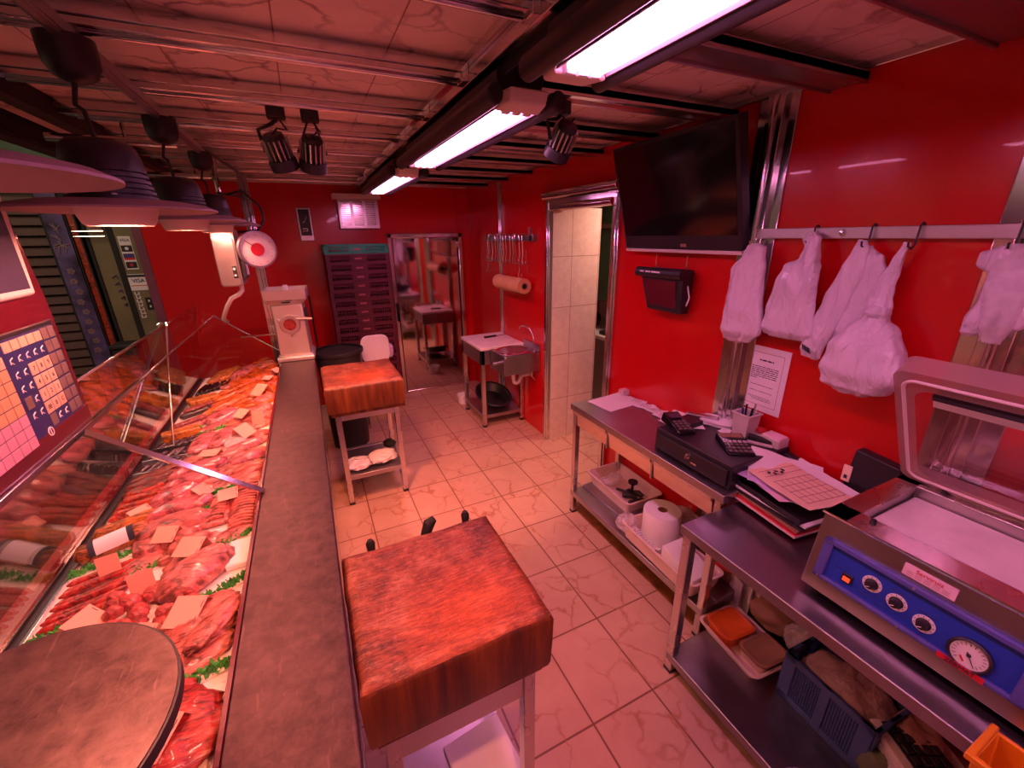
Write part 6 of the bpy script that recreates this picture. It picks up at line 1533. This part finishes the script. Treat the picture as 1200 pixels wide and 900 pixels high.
def hang_bag(name, label, rows, mat, seed, xw=R-.05, wr=.012, extra=None, fold=6):
    t = thing(name, label, 'plastic bag', (xw, (rows[0][1]+rows[0][2])/2, rows[-1][0]))
    def body(rows, nm, mat_, seed, xo=0):
        rings = []; NN = 40; out = []
        for a,b_ in zip(rows[:-1],rows[1:]):
            for k in range(5):
                u = k/5; u2 = u*u*(3-2*u); out.append([a[i]+(b_[i]-a[i])*u2 if i else a[0]+(b_[0]-a[0])*u for i in range(4)])
        out.append(list(rows[-1]))
        for (z,y0_,y1_,th) in out:
            c = (y0_+y1_)/2; hw = (y1_-y0_)/2; ring = []
            for k in range(NN):
                a = 2*PI*k/NN; ca, sa = math.cos(a), math.sin(a)
                yy = c+hw*math.copysign(abs(ca)**.8,ca); xx = -th/2*(1+math.copysign(abs(sa)**.8,sa))
                f = wr*min(1,th/.03)*noise.noise(Vector(((yy-c)/max(hw,.02)*fold*.5,z*5,seed)))+wr*.6*min(1,th/.03)*noise.noise(Vector((yy*30,z*22,seed+5)))
                ring.append((xw+xo+xx-(f if sa > 0 else 0), yy+.004*noise.noise(Vector((z*30,a,seed))), z+.004*noise.noise(Vector((yy*40,seed,1)))))
            rings.append(ring)
        return link(nm, MB().loft(rings), mat_, t, ang=180)
    body(rows, 'bag', mat, seed)
    if extra:
        for i,(rw,nm,mt,xo) in enumerate(extra): body(rw, nm, mt, seed+7+i, xo)
    return t
hang_bag('plastic_bag', 'shiny wrapped bundle of white bags nearest the television', [(1.705,1.195,1.222,.02),(1.692,1.155,1.235,.03),(1.66,1.150,1.245,.04),(1.60,1.135,1.285,.05),(1.50,1.125,1.290,.055),(1.40,1.108,1.285,.06),(1.345,1.105,1.285,.055),(1.30,1.15,1.282,.035),(1.285,1.20,1.272,.015)], M['bagshine'], 3, wr=.016)
hang_bag('plastic_bag', 'bundle of white bags with gathered handles, second from the television', [(1.745,.975,1.005,.02),(1.725,.955,1.020,.03),(1.69,.950,1.005,.035),(1.655,.940,1.010,.045),(1.625,.930,1.060,.055),(1.56,.925,1.080,.06),(1.45,.915,1.098,.06),(1.38,.905,1.106,.055),(1.355,.93,1.10,.04),(1.345,.95,1.06,.02)], M['bag'], 11, wr=.018, fold=9)
hang_bag('plastic_bag', 'flat folded white bag with a small barcode hanging askew', [(1.718,.812,.842,.012),(1.69,.800,.846,.02),(1.62,.795,.870,.028),(1.52,.815,.900,.03),(1.42,.838,.922,.03),(1.33,.862,.942,.03),(1.298,.870,.938,.02),(1.288,.878,.905,.01)], M['bag'], 19, wr=.004, extra=[([(1.70,.800,.835,.012),(1.66,.755,.822,.025),(1.62,.738,.815,.03),(1.52,.752,.840,.03),(1.42,.775,.860,.03),(1.36,.790,.868,.02),(1.34,.80,.86,.01)],'back_bag',M['bag'],.012)])
bg = bpy.data.objects['plastic_bag.%03d' % max(int(o.name.split('.')[-1]) for o in bpy.data.objects if o.name.startswith('plastic_bag.') and o.type == 'EMPTY')]
g = MB()
for k in range(9):
    y = .925-.0036*k; g.cb((R-.0865,y,1.335-.0016*k),(.001,.0018 if k%3 else .0026,.022),0,rot=Euler((math.radians(-20),0,0)).to_matrix())
link('barcode', g, M['ink'], bg, smooth=False)
hang_bag('plastic_bag', 'full knotted white carrier bag with one long handle', [(1.71,.698,.714,.012),(1.66,.700,.728,.02),(1.60,.700,.752,.028),(1.545,.698,.765,.035),(1.510,.690,.752,.045),(1.495,.692,.742,.05),(1.478,.685,.752,.06),(1.44,.645,.790,.09),(1.37,.602,.818,.12),(1.30,.585,.825,.13),(1.245,.615,.815,.11),(1.215,.68,.785,.07),(1.205,.71,.765,.03)], M['bag'], 29, wr=.020, fold=5, extra=[([(1.515,.69,.735,.055),(1.495,.685,.748,.066),(1.478,.69,.738,.055)],'knot',M['bag'],-.004)])
hang_bag('plastic_bag', 'pair of white glove like bags on the rail nearest the vacuum sealer', [(1.705,.462,.500,.02),(1.685,.458,.532,.03),(1.655,.448,.535,.03),(1.63,.44,.505,.03),(1.56,.445,.508,.035),(1.50,.465,.520,.035),(1.47,.480,.522,.025),(1.458,.495,.515,.012)], M['bag'], 37, wr=.006, extra=[([(1.69,.41,.462,.02),(1.62,.395,.45,.03),(1.54,.390,.455,.035),(1.50,.400,.448,.03),(1.485,.415,.44,.012)],'back_bag',M['bag'],.0),([(1.71,.43,.49,.02),(1.62,.405,.50,.05),(1.50,.415,.485,.05),(1.45,.43,.475,.03)],'clear_sleeve',M['bagclear'],-.005)])
# notice
t = thing('notice', 'white printed notice taped to the red wall above the pen cup', 'notice', (R-.004,1.10,1.14))
NA = Vector((R-.004,1.195,1.278)); NB = Vector((R-.004,1.003,1.278)); dn = Vector((0,0,-.290))
rt = (NB-NA)
def NP(u,v,o=0): return NA+rt*u+dn*v+Vector((-o,0,0))
def nq(u0,u1,v0,v1,o): return [NP(u0,v0,o),NP(u1,v0,o),NP(u1,v1,o),NP(u0,v1,o)]
link('sheet', MB().hexa(nq(0,1,0,1,-.001),nq(0,1,0,1,.001)), M['paper'], t, smooth=False)
g = MB()
for (u0,u1,v0,v1) in ((.10,.88,.09,.096),(.10,.88,.905,.911),(.10,.107,.09,.911),(.873,.88,.09,.911)): g.hexa(nq(u0,u1,v0,v1,.001),nq(u0,u1,v0,v1,.0016))
link('border', g, M['cratemark'], t, smooth=False)
g = MB()
def words_(v, u0, u1, hgt, seed):
    r_ = random.Random(seed); u = u0
    while u < u1-.02:
        w_ = min(r_.uniform(.03,.12), u1-u); g.hexa(nq(u,u+w_,v,v+hgt,.001),nq(u,u+w_,v,v+hgt,.0016)); u += w_+.018
words_(.195,.33,.66,.022,1); link('printed_heading', g, M['ink'], t, smooth=False); g = MB()
for k in range(7): words_(.305+.030*k,.17,.80 if k < 6 else .32,.012,k+3)
link('printed_text', g, M['ink'], t, smooth=False); g = MB()
words_(.595,.20,.74,.008,21); link('printed_line', g, M['ink'], t, smooth=False); g = MB()
words_(.690,.21,.75,.008,22); link('printed_line', g, M['ink'], t, smooth=False); g = MB()
for k in range(3): words_(.785+.022*k,.19+.05*k,.75,.007,30+k)
link('printed_text', g, M['ink'], t, smooth=False)

# ------------------------------------------------------------------ world, lights, camera
wd = bpy.data.worlds.new('world'); scene.world = wd; wd.use_nodes = True
wd.node_tree.nodes['Background'].inputs[0].default_value = (1,.45,.5,1); wd.node_tree.nodes['Background'].inputs[1].default_value = .05
def area(name, loc, size, e, col, rot):
    L = bpy.data.lights.new(name,'AREA'); L.shape = 'RECTANGLE'; L.size, L.size_y = size; L.energy = e; L.color = col
    o = bpy.data.objects.new(name, L); COL.objects.link(o); o.location = loc; o.rotation_euler = rot; return o
area('hall_light', (-2.0,2.5,2.85), (.3,3.0), HALL_E, (1,.75,.5), (0,0,0))
area('passage_light', (2.5,2.6,2.10), (.4,.4), PASS_E, (1,.52,.40), (0,0,0))

cam = bpy.data.cameras.new('camera'); co = bpy.data.objects.new('camera', cam); COL.objects.link(co); scene.camera = co
cam.sensor_fit = 'HORIZONTAL'; cam.sensor_width = 36; cam.lens = 490.0/1200*36; cam.clip_start = .01
yaw, pitch, roll = .43998, .34192, .01539
cy, sy, cp_, sp_ = math.cos(yaw), math.sin(yaw), math.cos(pitch), math.sin(pitch)
fw = Vector((sy*cp_, cy*cp_, -sp_)); r0 = Vector((cy,-sy,0)); d0 = fw.cross(r0)
rr_ = r0*math.cos(roll)+d0*math.sin(roll); dd_ = -r0*math.sin(roll)+d0*math.cos(roll)
co.matrix_world = Matrix.Translation((0,0,1.75)) @ Matrix((rr_, -dd_, -fw)).transposed().to_4x4()
vs_ = scene.view_settings; vs_.view_transform = 'Standard'; vs_.look = 'None'; vs_.gamma = 1; vs_.use_curve_mapping = False
vs_.exposure = EXPOSURE
